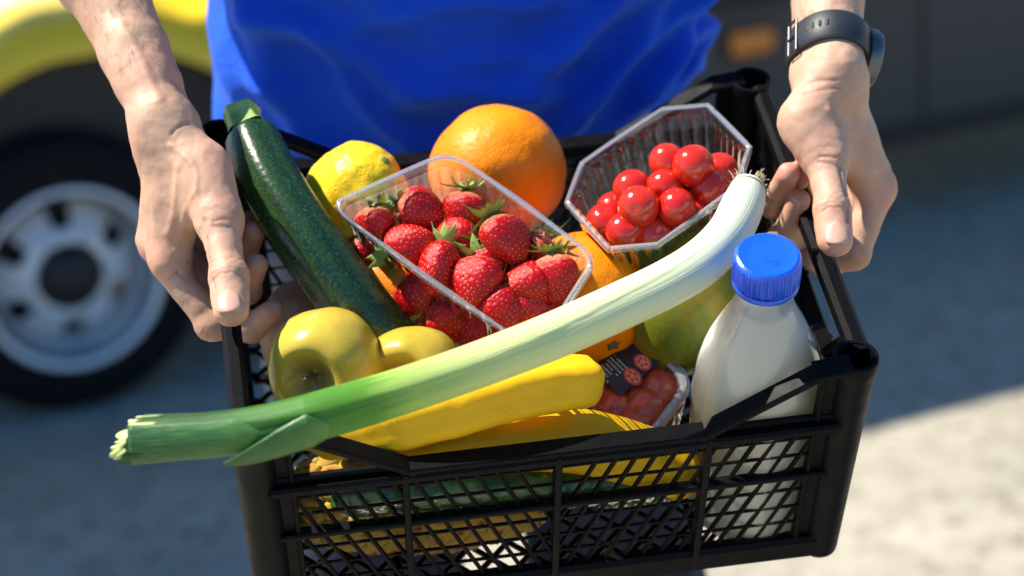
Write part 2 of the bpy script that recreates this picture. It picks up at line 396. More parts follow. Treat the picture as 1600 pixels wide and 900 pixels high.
plain('milk_neck', (.82, .80, .72), .3)
q = plain('blue_cap', (.008, .10, .72), .27, Coat_Weight=.25); q.p(Normal=q.bump(q.noise(500), .0004, .3), Subsurface_Weight=.05, Subsurface_Scale=.002)
def m_pine():
    q = NT('pineapple_eye'); u = q.attr('u')
    c = q.ramp(q.math('ADD', u, q.math('MULTIPLY', q.math('SUBTRACT', q.noise(220, 4), .5), .5)), [(0, (.16, .06, .015)), (.22, (.50, .20, .03)), (.6, (.62, .33, .04)), (.95, (.58, .45, .08))])
    q.p(Base_Color=c, Roughness=.5, Normal=q.bump(q.noise(300, 4), .0015, .6)); MAT['pine_eye'] = q.m
    q = NT('pineapple_core'); q.p(Base_Color=q.mix(q.noise(160), (.30, .25, .05), (.48, .36, .06)), Roughness=.7); MAT['pine_core'] = q.m
    q = NT('pineapple_leaf'); q.p(Base_Color=q.mix(q.noise(60), (.12, .24, .05), (.34, .36, .10)), Roughness=.45); MAT['pine_leaf'] = q.m
m_pine()
def m_cuc():
    q = NT('cucumber_skin'); c = q.mix(q.ramp(q.noise(60, 4), [(.4, 0), (.65, 1)]), (.018, .075, .012), (.09, .19, .03))
    q.p(Base_Color=c, Roughness=.35, Normal=q.bump(q.vor(130), .002, .5)); MAT['cucumber'] = q.m
    q = NT('potato_skin'); c = q.mix(q.ramp(q.noise(70, 4), [(.35, 0), (.7, 1)]), (.50, .30, .16), (.64, .43, .26))
    q.p(Base_Color=c, Roughness=.7, Normal=q.bump(q.noise(160, 4), .0015, .6)); MAT['potato'] = q.m
m_cuc()
def m_cloth(name, a, b, fade=.25, s=1500):
    q = NT(name); c = q.mix(q.ramp(q.noise(14, 4), [(.3, 0), (.7, 1)]), a, b)
    w = q.math('ADD', q.math('SINE', q.math('MULTIPLY', q.n('ShaderNodeSeparateXYZ', Vector=q.co).outputs[0], s*2)), q.math('SINE', q.math('MULTIPLY', q.n('ShaderNodeSeparateXYZ', Vector=q.co).outputs[2], s*2)))
    bn = q.bump(w, .0003, .4); bn = q.bump(q.noise(340, 3), .0006, .5, bn); bn = q.bump(q.noise(26, 5, .6, 1.6, co=q.map((1, 1, 2.4))), .007, .42, bn)
    q.p(Base_Color=c, Roughness=.82, Normal=bn, Sheen_Weight=fade, Sheen_Roughness=.45, Sheen_Tint=(.5, .7, 1, 1), Specular_IOR_Level=.25); MAT[name] = q.m
m_cloth('shirt', (.006, .075, .60), (.009, .10, .70), .12)
m_cloth('trousers', (.010, .013, .026), (.016, .020, .036), .1)
plain('hair', (.03, .018, .01), .6); plain('shoe', (.02, .02, .022), .5); plain('shoe_sole', (.5, .5, .48), .7)
q = plain('watch_rubber', (.020, .024, .030), .5); q.p(Normal=q.bump(q.noise(500), .0003, .4))
plain('steel', (.14, .145, .15), .42, Metallic=1.0); plain('watch_glass', (.01, .01, .012), .05)
def m_ground():
    q = NT('ground_concrete')
    c = q.mix(q.ramp(q.noise(2.2, 5), [(.3, 0), (.7, 1)]), (.31, .285, .225), (.42, .385, .305))
    c = q.mix(q.math('MULTIPLY', q.ramp(q.noise(17, 6, .75), [(.47, 0), (.66, 1)]), .85), c, (.17, .15, .115))
    c = q.mix(q.ramp(q.vor(24), [(.10, .9), (.24, 0)]), c, (.11, .095, .07)); c = q.mix(q.ramp(q.vor(61), [(.10, .7), (.2, 0)]), c, (.52, .49, .42))
    q.p(Base_Color=c, Roughness=.9, Normal=q.bump(q.noise(90, 5), .006, .7)); MAT['ground'] = q.m
m_ground()
for nm, c_, r_ in (('van_white', (.80, .80, .78), .3), ('van_yellow', (.82, .58, .012), .3), ('van_dark', (.045, .045, .047), .5), ('van_black', (.012, .012, .013), .6)):
    plain(nm, c_, r_, Coat_Weight=.4 if 'wh' in nm or 'ye' in nm else 0)
q = plain('tyre', (.006, .006, .007), .8, Specular_IOR_Level=.2); q.p(Normal=q.bump(q.noise(60), .004, .4))
plain('rim_metal', (.78, .80, .82), .38, Metallic=.25); plain('amber', (.85, .26, .03), .25, Transmission_Weight=.15); plain('van_glass', (.02, .025, .03), .06)
q = plain('shade_board_wood', (.42, .27, .14), .7); q.p(Normal=q.bump(q.noise(60), .003, .4))
plain('label_black', (.010, .010, .011), .35); plain('print_white', (.6, .6, .6), .5); plain('print_red', (.62, .05, .02), .4); plain('print_pale', (.80, .30, .16), .4)
# ------------------------------------------------------------------ ground
gv = [(-150, -150, 0), (150, -150, 0), (150, 150, 0), (-150, 150, 0)]
tag(link('ground', new_mesh('ground', gv, [(0, 1, 2, 3)], False), MAT['ground'], crate=False), kind='structure')

# ------------------------------------------------------------------ delivery van behind the person
VA = rad(17); VO = (-.44, 2.283, 0)
VM = Matrix.Translation(VO)@Matrix.Rotation(VA, 4, 'Z')
van = link('delivery_van', None, None, M=VM, crate=False)
tag(van, 'yellow and white delivery van with dark lower panel parked behind the person', 'van')
WR = .242; AX, AR = .05, .375                     # wheel radius, arch centre and radius
W2 = 2.55
def arch(cx, r, n=24, a0=0, a1=math.pi): return [(cx+r*math.cos(a0+(a1-a0)*i/n), WR+r*math.sin(a0+(a1-a0)*i/n)) for i in range(n+1)]
def swoosh(x): return .655+.02*max(0, min(1, (x+.5)/.55))+.9*max(0, (x-.06))
# yellow fender that rolls over into a white bonnet
n = 48; xs = np.linspace(-.95, .46, n)
cyz = [(0, .575), (.008, .596), (.03, .613), (.07, .629), (.13, .646), (.21, .661), (.31, .675), (.43, .685), (.70, .692)]
v = []; rows = 3+len(cyz)
for x in xs:
    d = AR**2-(x-AX)**2; lo_ = max(.30, WR+math.sqrt(d)) if d > 0 else .30
    lo_ = min(lo_, .612); dz = -.02*max(0, (-x-.45)/.5)**2+max(0, lo_-.566)
    for t in (0, .35, .8): v.append((x, 0, lo_+(.575+dz-lo_)*t))
    for y, z in cyz: v.append((x, y, z+dz))
fa = grid_faces(n, rows, False); fy, fw = [], []
for k, q in enumerate(fa):
    i, j = divmod(k, rows-1); x = xs[i]
    (fy if j < (7 if x < .02 else 7+int((x-.02)*40)) else fw).append(tuple(q))
o = link('fender', new_mesh('fender', v, fy, True), MAT['van_yellow'], van); o['label'] = 'yellow front wheel arch panel'; sm = o.modifiers.new('solid', 'SOLIDIFY'); sm.thickness = .004; sm.offset = -1
o = link('bonnet', new_mesh('bonnet', v, fw, True), MAT['van_white'], van); o['label'] = 'white bonnet'; sm = o.modifiers.new('solid', 'SOLIDIFY'); sm.thickness = .004; sm.offset = -1
def vbox(name, lo, hi, mat, parent=None, bev=.01):
    m = MB(); m.box(lo, hi); o = m.build(name, MAT[mat], parent or van)
    if bev:
        b = o.modifiers.new('bevel', 'BEVEL'); b.width = bev; b.segments = 3
    return o
vbox('cargo_side', (.474, .003, .62), (3.0, .05, 1.56), 'van_white')
vbox('cargo_stripe', (.47, -.003, .80), (2.99, .0, 1.00), 'van_yellow', bev=0)
m = MB(); m.prism([(.47, .17), (W2-.39, .17)]+[(x, z) for x, z in arch(W2, .39, 20, math.pi, 0)]+[(3.0, .17), (3.0, .612), (.47, .612)], .0, .05)
sk = m.build('lower_panel', MAT['van_dark'], van); tag(sk, 'dark grey lower side panel')
vbox('sill', (.50, -.018, .175), (2.12, -.002, .215), 'van_black', bev=.006)
vbox('rub_strip', (.50, -.014, .50), (2.12, -.002, .535), 'van_black', bev=.005)
for x in (1.02, 1.72):
    vbox('panel_seam', (x, -.0035, .22), (x+.008, -.0008, .60), 'van_black', bev=0)
vbox('rear_body', (.47, .06, .25), (3.0, 1.45, 1.56), 'van_white', bev=.03)
vbox('engine_bay', (-.93, .075, .25), (.462, 1.36, .585), 'van_black', bev=.02)
vbox('bonnet_top', (-.90, .69, .60), (.462, 1.40, .690), 'van_white', bev=.02)
vbox('roof', (.46, .004, 1.565), (3.0, 1.46, 1.90), 'van_white', bev=.03)
vbox('bumper', (-1.10, .03, .24), (-.955, 1.45, .46), 'van_black', bev=.03)
wdw = vbox('side_window', (.56, -.006, 1.08), (1.10, .0, 1.48), 'van_glass', bev=.003); vbox('window_frame', (.54, -.008, 1.482), (1.12, -.001, 1.51), 'van_black', wdw, bev=.002)
vbox('windscreen', (.452, .12, .80), (.464, 1.38, 1.50), 'van_glass', bev=.003)
for x in (.75, 1.6, 2.5): vbox('roof_rack_bar', (x, .03, 1.903), (x+.04, 1.42, 1.965), 'van_black')
for k in range(3): vbox('shade_board', (-2.1, .002+k*.211, 1.97), (3.1, .210+k*.211, 2.03), 'shade_board_wood', bev=.004)  # unseen boards, added to shade the ground while the bonnet stays sunlit
# arch liners
for cx, r in ((AX, AR-.002), (W2, .385)):
    m = MB(); a = arch(cx, r, 24); 
    for (x0, z0), (x1, z1) in zip(a[:-1], a[1:]): m.add([(x0, .01, z0), (x1, .01, z1), (x1, .058, z1), (x0, .058, z0)], [(0, 1, 2, 3)])
    m.build('arch_liner', MAT['van_black'], van, smooth=True)
    vbox('wheel_well', (cx-r, .052, .2), (cx+r, .0585, WR+r), 'van_black', bev=0)
# amber side marker lamp
lamp = vbox('side_marker_lamp', (1.275, -.022, .415), (1.37, -.001, .463), 'amber', bev=.008); lamp['label'] = 'amber side marker lamp'
vbox('lamp_bezel', (1.265, -.008, .407), (1.38, .0, .471), 'van_black', lamp, bev=.003)
# wheels: axis along the van's y, wheel face towards the camera (-y)
def wheel(cx):
    w = link('wheel', lathe([(.138, .075), (.160, .088), (.200, .09), (.228, .08), (.240, .055), (WR, 0), (.240, -.055), (.228, -.08), (.200, -.09), (.160, -.088), (.138, -.075)], 72), MAT['tyre'], van, M=Matrix.Translation((cx, .055, WR))@Matrix.Rotation(math.pi/2, 4, 'X'))
    w.name = 'wheel'; w['label'] = 'wheel with black tyre and silver rim'
    # tread blocks
    t = MB()
    for i in range(48):
        a = i/48*2*math.pi; c_, s_ = math.cos(a), math.sin(a)
        for zz in (-.038, 0, .038): t.bar((WR*c_, WR*s_, zz-.015), (WR*c_, WR*s_, zz+.015), .02, .008, (c_, s_, 0))
    t.build('tread', MAT['tyre'], w)
    link('rim', lathe([(.160, .082), (.161, .090), (.153, .093), (.147, .082), (.143, .050), (.136, .020), (.134, -.06)], 72), MAT['rim_metal'], w)
    # dished disc with hand holes
    nth = 96; rr = [.136, .126, .114, .100, .084, .070, .056]; zz = [.005, .018, .030, .044, .056, .064, .067]
    v = []; f = []
    for r, z in zip(rr, zz):
        for j in range(nth):
            a = j/nth*2*math.pi; v.append((r*math.cos(a), r*math.sin(a), z))
    for i in range(len(rr)-1):
        for j in range(nth):
            ph = (j/nth*6) % 1
            if 1 <= i <= 3 and .30 < ph < .66: continue
            f.append((i*nth+j, i*nth+(j+1) % nth, (i+1)*nth+(j+1) % nth, (i+1)*nth+j))
    dsc = link('wheel_disc', new_mesh('wheel_disc', v, f, True), MAT['rim_metal'], w)
    s = dsc.modifiers.new('solid', 'SOLIDIFY'); s.thickness = .006
    link('brake_drum', lathe([(0, -.02), (.12, -.02), (.125, -.03), (.125, -.06), (0, -.06)], 48), MAT['van_black'], w)
    link('hub_cap', lathe([(0, .092), (.028, .092), (.040, .086), (.046, .074), (.060, .066), (.060, .055), (0, .055)], 48), MAT['van_black'], w)
    for i in range(6):
        a = (i+.98)/6*2*math.pi
        link('wheel_bolt', lathe([(0, .084), (.008, .084), (.0095, .080), (.0095, .060), (0, .06)], 6), MAT['rim_metal'], w, M=Matrix.Translation((.074*math.cos(a), .074*math.sin(a), 0)))
wheel(AX-.085); wheel(W2)

# ------------------------------------------------------------------ the crate
CWD, CDP, CH, TAPER = .40, .3031, .1829, .0046
crate = link('plastic_crate', None, None, M=Matrix())
tag(crate, 'black plastic mesh crate filled with fruit and vegetables', 'crate')
PX, PY = CWD/2-.015, CDP/2-.015
pl = MAT['crate']
for sx in (-1, 1):
    for sy in (-1, 1):
        prof = [(.0, .0), (.0125, .0), (.0128, .003), (.0128, .02), (.0132, CH-.012), (.0140, CH-.010), (.0142, CH-.001), (.0136, CH), (.0112, CH), (.0108, CH-.002), (.0100, CH-.06), (0, CH-.06)]
        def shear(TH, T, R, Z): return R, Z
        me = lathe(prof, 40, name='corner_post')
        co = np.empty(len(me.vertices)*3, np.float32); me.vertices.foreach_get('co', co); co = co.reshape(-1, 3)
        k = (1-co[:, 2]/CH)*TAPER
        co[:, 0] += sx*(PX-k); co[:, 1] += sy*(PY-k); me.vertices.foreach_set('co', co.ravel()); me.update()
        sharp(link('corner_post', me, pl, crate), 40)
FY = CDP/2-.010; FX = CWD/2-.010
def side(kind, sgn):
    """returns P(s, z), outward normal, half length"""
    if kind == 'long':
        P = lambda s, z: np.array([s*(1-TAPER/FX*(1-z/CH)), sgn*(FY-TAPER*(1-z/CH)), z]); return P, np.array([0, sgn, 0.]), PX-.006
    P = lambda s, z: np.array([sgn*(FX-TAPER*(1-z/CH)), s*(1-TAPER/FY*(1-z/CH)), z]); return P, np.array([sgn, 0., 0]), PY-.006
def part(name, segs, parent=crate):
    m = MB()
    for s in segs: m.bar(*s)
    return m.build(name, pl, parent)
def lattice(P, nm, S, z0, z1, step, lean, zs, gaps):
    m = MB()
    for sgn in (-1, 1):
        x = step*.5
        while x < S+.06:
            # bars lean towards the middle at the bottom
            a, b = (x+lean*(z1-z0)/2, z1), (x-lean*(z1-z0)/2, z0)
            def clip(a, b):
                (xa, za), (xb, zb) = a, b
                out = []
                for lo, hi in ((0.002, S),):
                    t0, t1 = 0, 1
                    dx = xb-xa
                    for lim, s_ in ((lo, 1), (hi, -1)):
                        fa, fb = s_*(xa-lim), s_*(xb-lim)
                        if fa < 0 and fb < 0: return None
                        if fa < 0: t0 = max(t0, fa/(fa-fb))
                        elif fb < 0: t1 = min(t1, fa/(fa-fb))
                    if t0 >= t1: return None
                    return (xa+dx*t0, za+(zb-za)*t0), (xa+dx*t1, za+(zb-za)*t1)
            c = clip(a, b)
            if c:
                (xa, za), (xb, zb) = c
                m.bar(P(sgn*xa, za), P(sgn*xb, zb), .0023, .0032, nm, .2)
            x += step
    for z in zs: m.bar(P(-S, z), P(S, z), .0018, .0022, nm, .2)
    return m
for sgn, who in ((-1, 'front'), (1, 'back')):
    P, nm, S = side('long', sgn); o = nm
    up = np.array([0, 0, 1.])
    part('bottom_rail', [(P(-S, .010)+o*.001, P(S, .010)+o*.001, .020, .012, nm)])
    part('middle_rail', [(P(-S, .084)+o*.0015, P(S, .084)+o*.0015, .0046, .0085, nm)])
    part('rim_rail', [(P(-S, .1300)+o*.002, P(S, .1300)+o*.002, .0075, .0130, nm), (P(-S, .1365)+o*.0005, P(-.0975, .1365)+o*.0005, .004, .0045, nm), (P(.0975, .1365)+o*.0005, P(S, .1365)+o*.0005, .004, .0045, nm), (P(-.098, .1360)+o*.0010, P(.098, .1360)+o*.0010, .0045, .0135, nm)])
    for e in (-1, 1):
        part('sloping_rim', [(P(e*.090, .1335)+o*.0006, P(e*.160, .1775)+o*.0006, .0055, .0140, nm), (P(e*.158, .1775)-o*.0004, P(e*.181, .1805)-o*.0004, .0045, .016, nm)])
        part('post_web', [(P(e*.1705, .012)-o*.0005, P(e*.1705, .176)-o*.0005, .0125, .0032, nm), (P(e*.1645, .012), P(e*.1645, .172), .0030, .0075, nm)])
    for x in (-.0955, 0, .0955):
        part('rib', [(P(x, .006)+o*.0022, P(x, .1345)+o*.0022, .0042, .0125, nm)])
    tag(lattice(P, nm, .1640, .018, .131, .0128, .42, (.034, .050, .067, .101, .117), 3).build('mesh_panel', pl, crate), kind='stuff')
for sgn in (-1, 1):
    P, nm, S = side('short', sgn); o = nm
    part('bottom_rail', [(P(-S, .010)+o*.001, P(S, .010)+o*.001, .020, .012, nm)])
    part('middle_rail', [(P(-S, .076)+o*.0015, P(S, .076)+o*.0015, .0060, .0110, nm)])
    part('lower_handle_rail', [(P(-S, .122)+o*.001, P(S, .122)+o*.001, .0060, .0120, nm)])
    part('handle_bar', [(P(-S, .1745)+o*.0005, P(S, .1745)+o*.0005, .0150, .0125, nm)])
    for e in (-1, 1):
        part('handle_strut', [(P(e*.108, .170), P(e*.076, .124), .0055, .0085, nm), (P(e*.108, .170), P(e*.122, .124), .0045, .007, nm)])
        part('post_web', [(P(e*.118, .012)-o*.0005, P(e*.118, .172)-o*.0005, .016, .0032, nm)])
    for x in (-.062, 0, .062): part('rib', [(P(x, .006)+o*.0022, P(x, .124)+o*.0022, .0042, .0115, nm)])
    tag(lattice(P, nm, .112, .018, .121, .0128, .42, (.034, .050, .063, .091, .106), 2).build('mesh_panel', pl, crate), kind='stuff')
# floor of the crate
m = MB(); X0, Y0 = FX-.01, FY-.008
for k in range(-22, 23):
    for s_ in (-1, 1):
        # lines x + s*y = k*step
        c = k*.0255; pts = []
        for y in (-Y0, Y0):
            x = c-s_*y
            if abs(x) <= X0: pts.append((x, y))
        for x in (-X0, X0):
            y = (c-x)/s_
            if abs(y) < Y0: pts.append((x, y))
        if len(pts) >= 2 and math.dist(pts[0], pts[1]) > .01: m.bar((*pts[0], .004+s_*.0012), (*pts[1], .004+s_*.0012), .0036, .003, (0, 0, 1), .2)
tag(m.build('floor_mesh', pl, crate), kind='stuff')
for y in (-.07, 0, .07): part('floor_rib', [((-X0, y, .0075), (X0, y, .0075), .007, .005, (0, 0, 1))])
for x in (-.1, .1): part('floor_rib', [((x, -Y0, .0085), (x, Y0, .0085), .007, .005, (0, 0, 1))])

# ------------------------------------------------------------------ the person
PCX, PCY = .008, .285                        # where the person stands (world)
person = link('person', None, None, M=Matrix.Translation((PCX, PCY, 0)), crate=False)
tag(person, 'person in blue t-shirt and dark trousers holding the crate by its handles', 'person')
PINV = np.array([PCX, PCY, 0])

def hand(J, side_):
    """J: joints in the crate frame -> (verts, quads, red, crease) in the crate frame"""
    F = J['fingers']; allp = [J['wr'], J['el'], J['cmc'], J['tm'], J['ti'], J['tt']]+[q for f_ in F for q in f_]
    lo = np.min(allp, 0)-.05; hi = np.max(allp, 0)+.05
    V = Vox(lo, hi, .00125)
    wr, el, cmc, tm, ti, tt = (np.asarray(J[k], float) for k in ('wr', 'el', 'cmc', 'tm', 'ti', 'tt'))
    im, pm = np.asarray(F[0][0]), np.asarray(F[3][0])
    across = nrm(pm-im); hax = nrm((im+pm)/2-wr); dors = nrm(np.cross(across, hax))*J['dsign']
    fax = nrm(el-wr); fac = nrm(across-fax*(across@fax)); fdo = np.cross(fax, fac)
    # forearm: narrow flat wrist, muscle belly, elbow
    P = lambda t: wr+(el-wr)*t
    V.cone(wr+fac*.0075, P(.20)+fac*.007, .0165, .0170, .008); V.cone(wr-fac*.0075, P(.20)-fac*.007, .0170, .0175, .008)
    V.cone(P(.12), P(.50), .0195, .0295, .012); V.cone(P(.45)+fac*.004, P(.8)+fac*.004, .0280, .0335, .014); V.cone(P(.45)-fac*.005, P(.8)-fac*.004, .0275, .0335, .014); V.cone(P(.75), P(1.0), .035, .034, .015)
    V.cone(wr+fac*.011+fdo*.001+fax*.006, wr+fac*.011+fdo*.001+fax*.010, .0145, .0140, .008)       # ulna head
    # palm
    for i, f_ in enumerate(F):
        m_ = np.asarray(f_[0], float); b = wr+hax*.012+across*((i-1.2)*.0095)
        V.cone(b, m_-dors*.001, .0122, .0106, .008)
        V.cone(b-dors*.006+hax*.015, m_-dors*.007-hax*.006, .0112, .0094, .010)
    V.cone(wr, wr+hax*.03, .0160, .0150, .010, fac, .85)
    # thenar, web between thumb and index
    V.cone(wr-across*.008+hax*.006, cmc, .0160, .0146, .022); V.cone(cmc, tm, .0150, .0128, .014)
    mid = (cmc+tm)/2; V.cone(mid, (np.asarray(F[0][0])*.55+wr*.45), .0115, .0095, .014); V.cone(cmc*.4+tm*.6, np.asarray(F[0][0])*.8+wr*.2-dors*.004, .0075, .0080, .012)
    # tendon and vein ridges on the back of the hand
    for i, f_ in enumerate(F[:3]):
        m_ = np.asarray(f_[0], float); b = wr+hax*.03+across*((i-1.2)*.0085)
        V.cone(b+dors*.0118, m_+dors*.0098-hax*.004, .0016, .0022, .006)
    for a, b in J.get('veins', []): V.cone(a, b, .0016, .0014, .0035)
    base = V.F.copy(); total = base
    def chain(js, rs, kj=.0045, kp=.008):
        T = V.blank()
        for a, b, ra, rb in zip(js[:-1], js[1:], rs[:-1], rs[1:]): T.cone(a, b, ra, rb, kj)
        for j_, r_ in list(zip(js, rs))[1:-1]: T.cone(j_, j_+(np.asarray(js[-1])-js[0])*1e-3, r_*1.03, r_*1.03, kj)
        return T, smin(base, T.F, kp)
    FR = [(.0108, .0098, .0088, .0074), (.0110, .0100, .0090, .0076), (.0104, .0094, .0085, .0072), (.0095, .0084, .0076, .0064)]
    for f_, r_ in zip(F, FR):
        total = np.minimum(total, chain([np.asarray(q, float) for q in f_], r_)[1])
    # thumb: knuckle, waist, broad flat pad
    td = nrm(tt-ti); tn = nrm(J['tnail']-td*(J['tnail']@td)); ts = np.cross(td, tn)
    T = V.blank()
    T.cone(tm, ti, .0126, .0108, .004); T.cone(tm, tm+td*.001, .0130, .0130, .006); T.cone(ti, ti+td*.001, .0115, .0115, .005)
    T.cone(ti, tt-td*.002, .0108, .0098, .004, tn, 1.10); T.cone(ti*.45+tt*.55-tn*.001, tt-td*.001-tn*.0005, .0114, .0104, .005, tn, 1.15)
    total = np.minimum(total, smin(base, T.F, .009))
    V.F = total
    v, q = V.mesh(); N = vnormals(v, q)
    red = np.zeros(len(v)); cr = np.zeros(len(v))
    def near(p, r): return np.exp(-((v-p)**2).sum(1)/(r*r))
    for f_ in F:
        red += .55*near(np.asarray(f_[0]), .012)+.6*near(np.asarray(f_[1]), .011)+.5*near(np.asarray(f_[3]), .012)+.25*near(np.asarray(f_[2]), .011)
    red += .45*near(ti, .012)+.5*near(tt, .011)+.22*near(tm, .016)
    # creases over the thumb knuckle and finger knuckles
    disp = np.zeros(len(v))
    def creases(c, d, n_, offs, w=.009, dep=.0009):
        nonlocal disp, cr
        s = (v-c)@d; e = np.exp(-(((v-c)-s[:, None]*d)**2).sum(1)/(.014**2))*np.clip(N@n_*1.6, 0, 1)
        side_s = (v-c)@np.cross(d, n_)
        for o_ in offs:
            g = np.exp(-((s-o_-14*side_s**2*np.sign(o_+1e-6)-.0005*np.sin(side_s*900+o_*4000))/.00085)**2)*e
            disp -= dep*g; cr += .55*g
    creases(ti, td, tn, (-.0056, -.0030, -.0006, .0022, .0052))
    creases(tm+td*.002, td, tn, (-.005, 0, .006), dep=.0005)
    for f_ in F:
        d = nrm(np.asarray(f_[2])-f_[0]); c = np.asarray(f_[1], float); n_ = nrm(c-(np.asarray(f_[0])+f_[2])/2)
        creases(c, d, n_, (-.004, -.0015, .0015, .004), dep=.0006)
    # soft relief: veins and skin folds as ridges along lines over the hand, uneven muscle
    disp += fbm(v, 55, 3, 2)*.0007+fbm(v, 160, 5, 2)*.00025
    for px, wd, hg in J.get('lines', []):
        pts = on_skin(v, px)
        if len(pts) < 2: continue
        pl_ = spline(pts, 40)
        for c0 in range(0, len(v), 40000):
            vv_ = v[c0:c0+40000]; D2 = ((vv_[:, None]-pl_[None])**2).sum(2).min(1); g = np.exp(-D2/wd**2)
            disp[c0:c0+40000] += hg*g
            if hg < 0: cr[c0:c0+40000] += .45*g
    v = v+N*disp[:, None]
    return v, q, np.clip(red, 0, .75), np.clip(cr, 0, .6)

A = lambda *q: at(*q)
elL, elR = toC((-.294, .18, 1.26)), toC((.285, .185, 1.265))
JL = dict(wr=A(258, 192, .234), el=elL, cmc=A(318, 262, .226), tm=A(343, 345, .213), ti=A(357, 432, .2035), tt=A(361, 486, .1985),
          dsign=1, tnail=-FWD+.10*UP-.0*RIGHT,
          fingers=[[A(261, 408, .170), A(332, 507, .140), A(392, 512, .136), A(424, 487, .152)],
                   [np.array([-.2330, .046, .168]), np.array([-.2060, .022, .138]), A(385, 452, .140), A(401, 414, .166)],
                   [np.array([-.2300, .066, .160]), np.array([-.2060, .046, .136]), A(380, 400, .140), A(398, 362, .168)],
                   [np.array([-.2220, .083, .151]), np.array([-.2020, .070, .135]), np.array([-.180, .070, .140]), np.array([-.172, .070, .160])]],
          lines=[([(262, 225), (292, 248), (305, 268), (302, 300), (312, 335)], .0020, .0011), ([(272, 262), (270, 310), (262, 370)], .0030, .0010), ([(250, 150), (225, 90), (190, 30)], .0030, .0010), ([(298, 300), (285, 350), (280, 395)], .0022, .0008),
                 ([(318, 372), (322, 410), (330, 450)], .0012, -.0010), ([(282, 425), (300, 412), (316, 395)], .0010, -.0006), ([(268, 205), (285, 196), (300, 190)], .0011, -.0005), ([(330, 342), (345, 338), (360, 342)], .0009, -.0006), ([(328, 352), (345, 350), (362, 353)], .0009, -.0005), ([(262, 440), (280, 432), (296, 436)], .0009, -.0006)])
JR = dict(wr=A(1292, 112, .240), el=elR, cmc=A(1258, 190, .228), tm=A(1290, 246, .216), ti=A(1300, 327, .2055), tt=A(1305, 378, .1985),
          dsign=-1, tnail=-FWD+.10*UP-.03*RIGHT,
          fingers=[[A(1372, 296, .170), A(1335, 396, .140), A(1290, 412, .130), A(1268, 404, .140)],
                   [np.array([.2480, .042, .166]), np.array([.2170, .018, .130]), A(1222, 374, .150), A(1248, 312, .186)],
                   [np.array([.2440, .062, .158]), np.array([.2130, .044, .134]), A(1208, 318, .166), A(1232, 272, .204)],
                   [np.array([.2340, .079, .149]), np.array([.2070, .066, .135]), A(1236, 296, .170), A(1262, 262, .204)]],
          lines=[([(1300, 170), (1325, 205), (1340, 245)], .0022, .0009), ([(1345, 180), (1362, 225), (1372, 265)], .0028, .0009),
                 ([(1318, 262), (1326, 300), (1330, 345)], .0012, -.0010), ([(1250, 130), (1275, 122), (1310, 124)], .0012, -.0006), ([(1255, 142), (1285, 136), (1318, 138)], .0011, -.0004), ([(1275, 244), (1292, 240), (1310, 246)], .0009, -.0006), ([(1272, 254), (1292, 252), (1312, 256)], .0009, -.0005)])
bv, bq, bred, bcr = [], [], [], []
def on_skin(v, px):
    """the nearest skin point to the viewer under each picture point"""
    rel = v-CAMC; zc = rel@FWD; X = 800+FPX*(rel@RIGHT)/zc; Y = 450-FPX*(rel@UP)/zc; out = []
    for x, y in px:
        m_ = (X-x)**2+(Y-y)**2 < 36
        if m_.any(): k_ = np.where(m_)[0]; out.append(v[k_[np.argmin(zc[k_])]])
    return out
def addbody(v, q, r=None, c=None):
    b = sum(len(x) for x in bv); bv.append(v); bq.append(q+b); bred.append(np.zeros(len(v)) if r is None else r); bcr.append(np.zeros(len(v)) if c is None else c)
for J in (JL, JR):
    v, q, r_, c_ = hand(J, 1); addbody((RWn@v.T).T+TWn-PINV, q, r_, c_)
# trunk, upper arms, neck and head (person frame: faces -y)
V = Vox((-.45, -.26, .82), (.45, .26, 2.02), .006)
for s in (-1, 1):
    e = (toW(elL if s < 0 else elR)-PINV)
    V.cone(e, (s*.205, .055, 1.49), .038, .058, .03); V.cone((s*.20, .06, 1.50), (s*.06, .05, 1.55), .055, .05, .05)
    V.cone((s*.08, .02, 1.0), (s*.09, .03, 1.43), .080, .095, .05)
V.cone((0, .03, 1.550), (0, .0, 1.690), .058, .055, .03)
V.cone((0, -.005, 1.835), (0, .02, 1.845), .083, .092, .03); V.cone((0, -.045, 1.750), (0, -.01, 1.790), .045, .06, .04)   # skull, jaw
V.cone((0, -.108, 1.805), (0, -.092, 1.840), .011, .008, .012); V.cone((-.02, -.088, 1.865), (.02, -.088, 1.865), .014, .014, .02); V.cone((-.018, -.092, 1.765), (.018, -.092, 1.765), .009, .009, .010)
for s in (-1, 1):
    V.cone((s*.084, .02, 1.800), (s*.088, .026, 1.850), .010, .014, .008, (1, 0, 0), 1.8); V.cone((s*.033, -.092, 1.838), (s*.030, -.092, 1.838), .011, .011, .008, cut=True); V.cone((s*.033, -.078, 1.838), (s*.0331, -.078, 1.838), .011, .011, .004)
v, q = V.mesh(); addbody(v, q)
body = link('body', new_mesh('body', np.vstack(bv), np.vstack(bq), True, {'red': np.concatenate(bred), 'crease': np.concatenate(bcr)}), MAT['skin'], person)
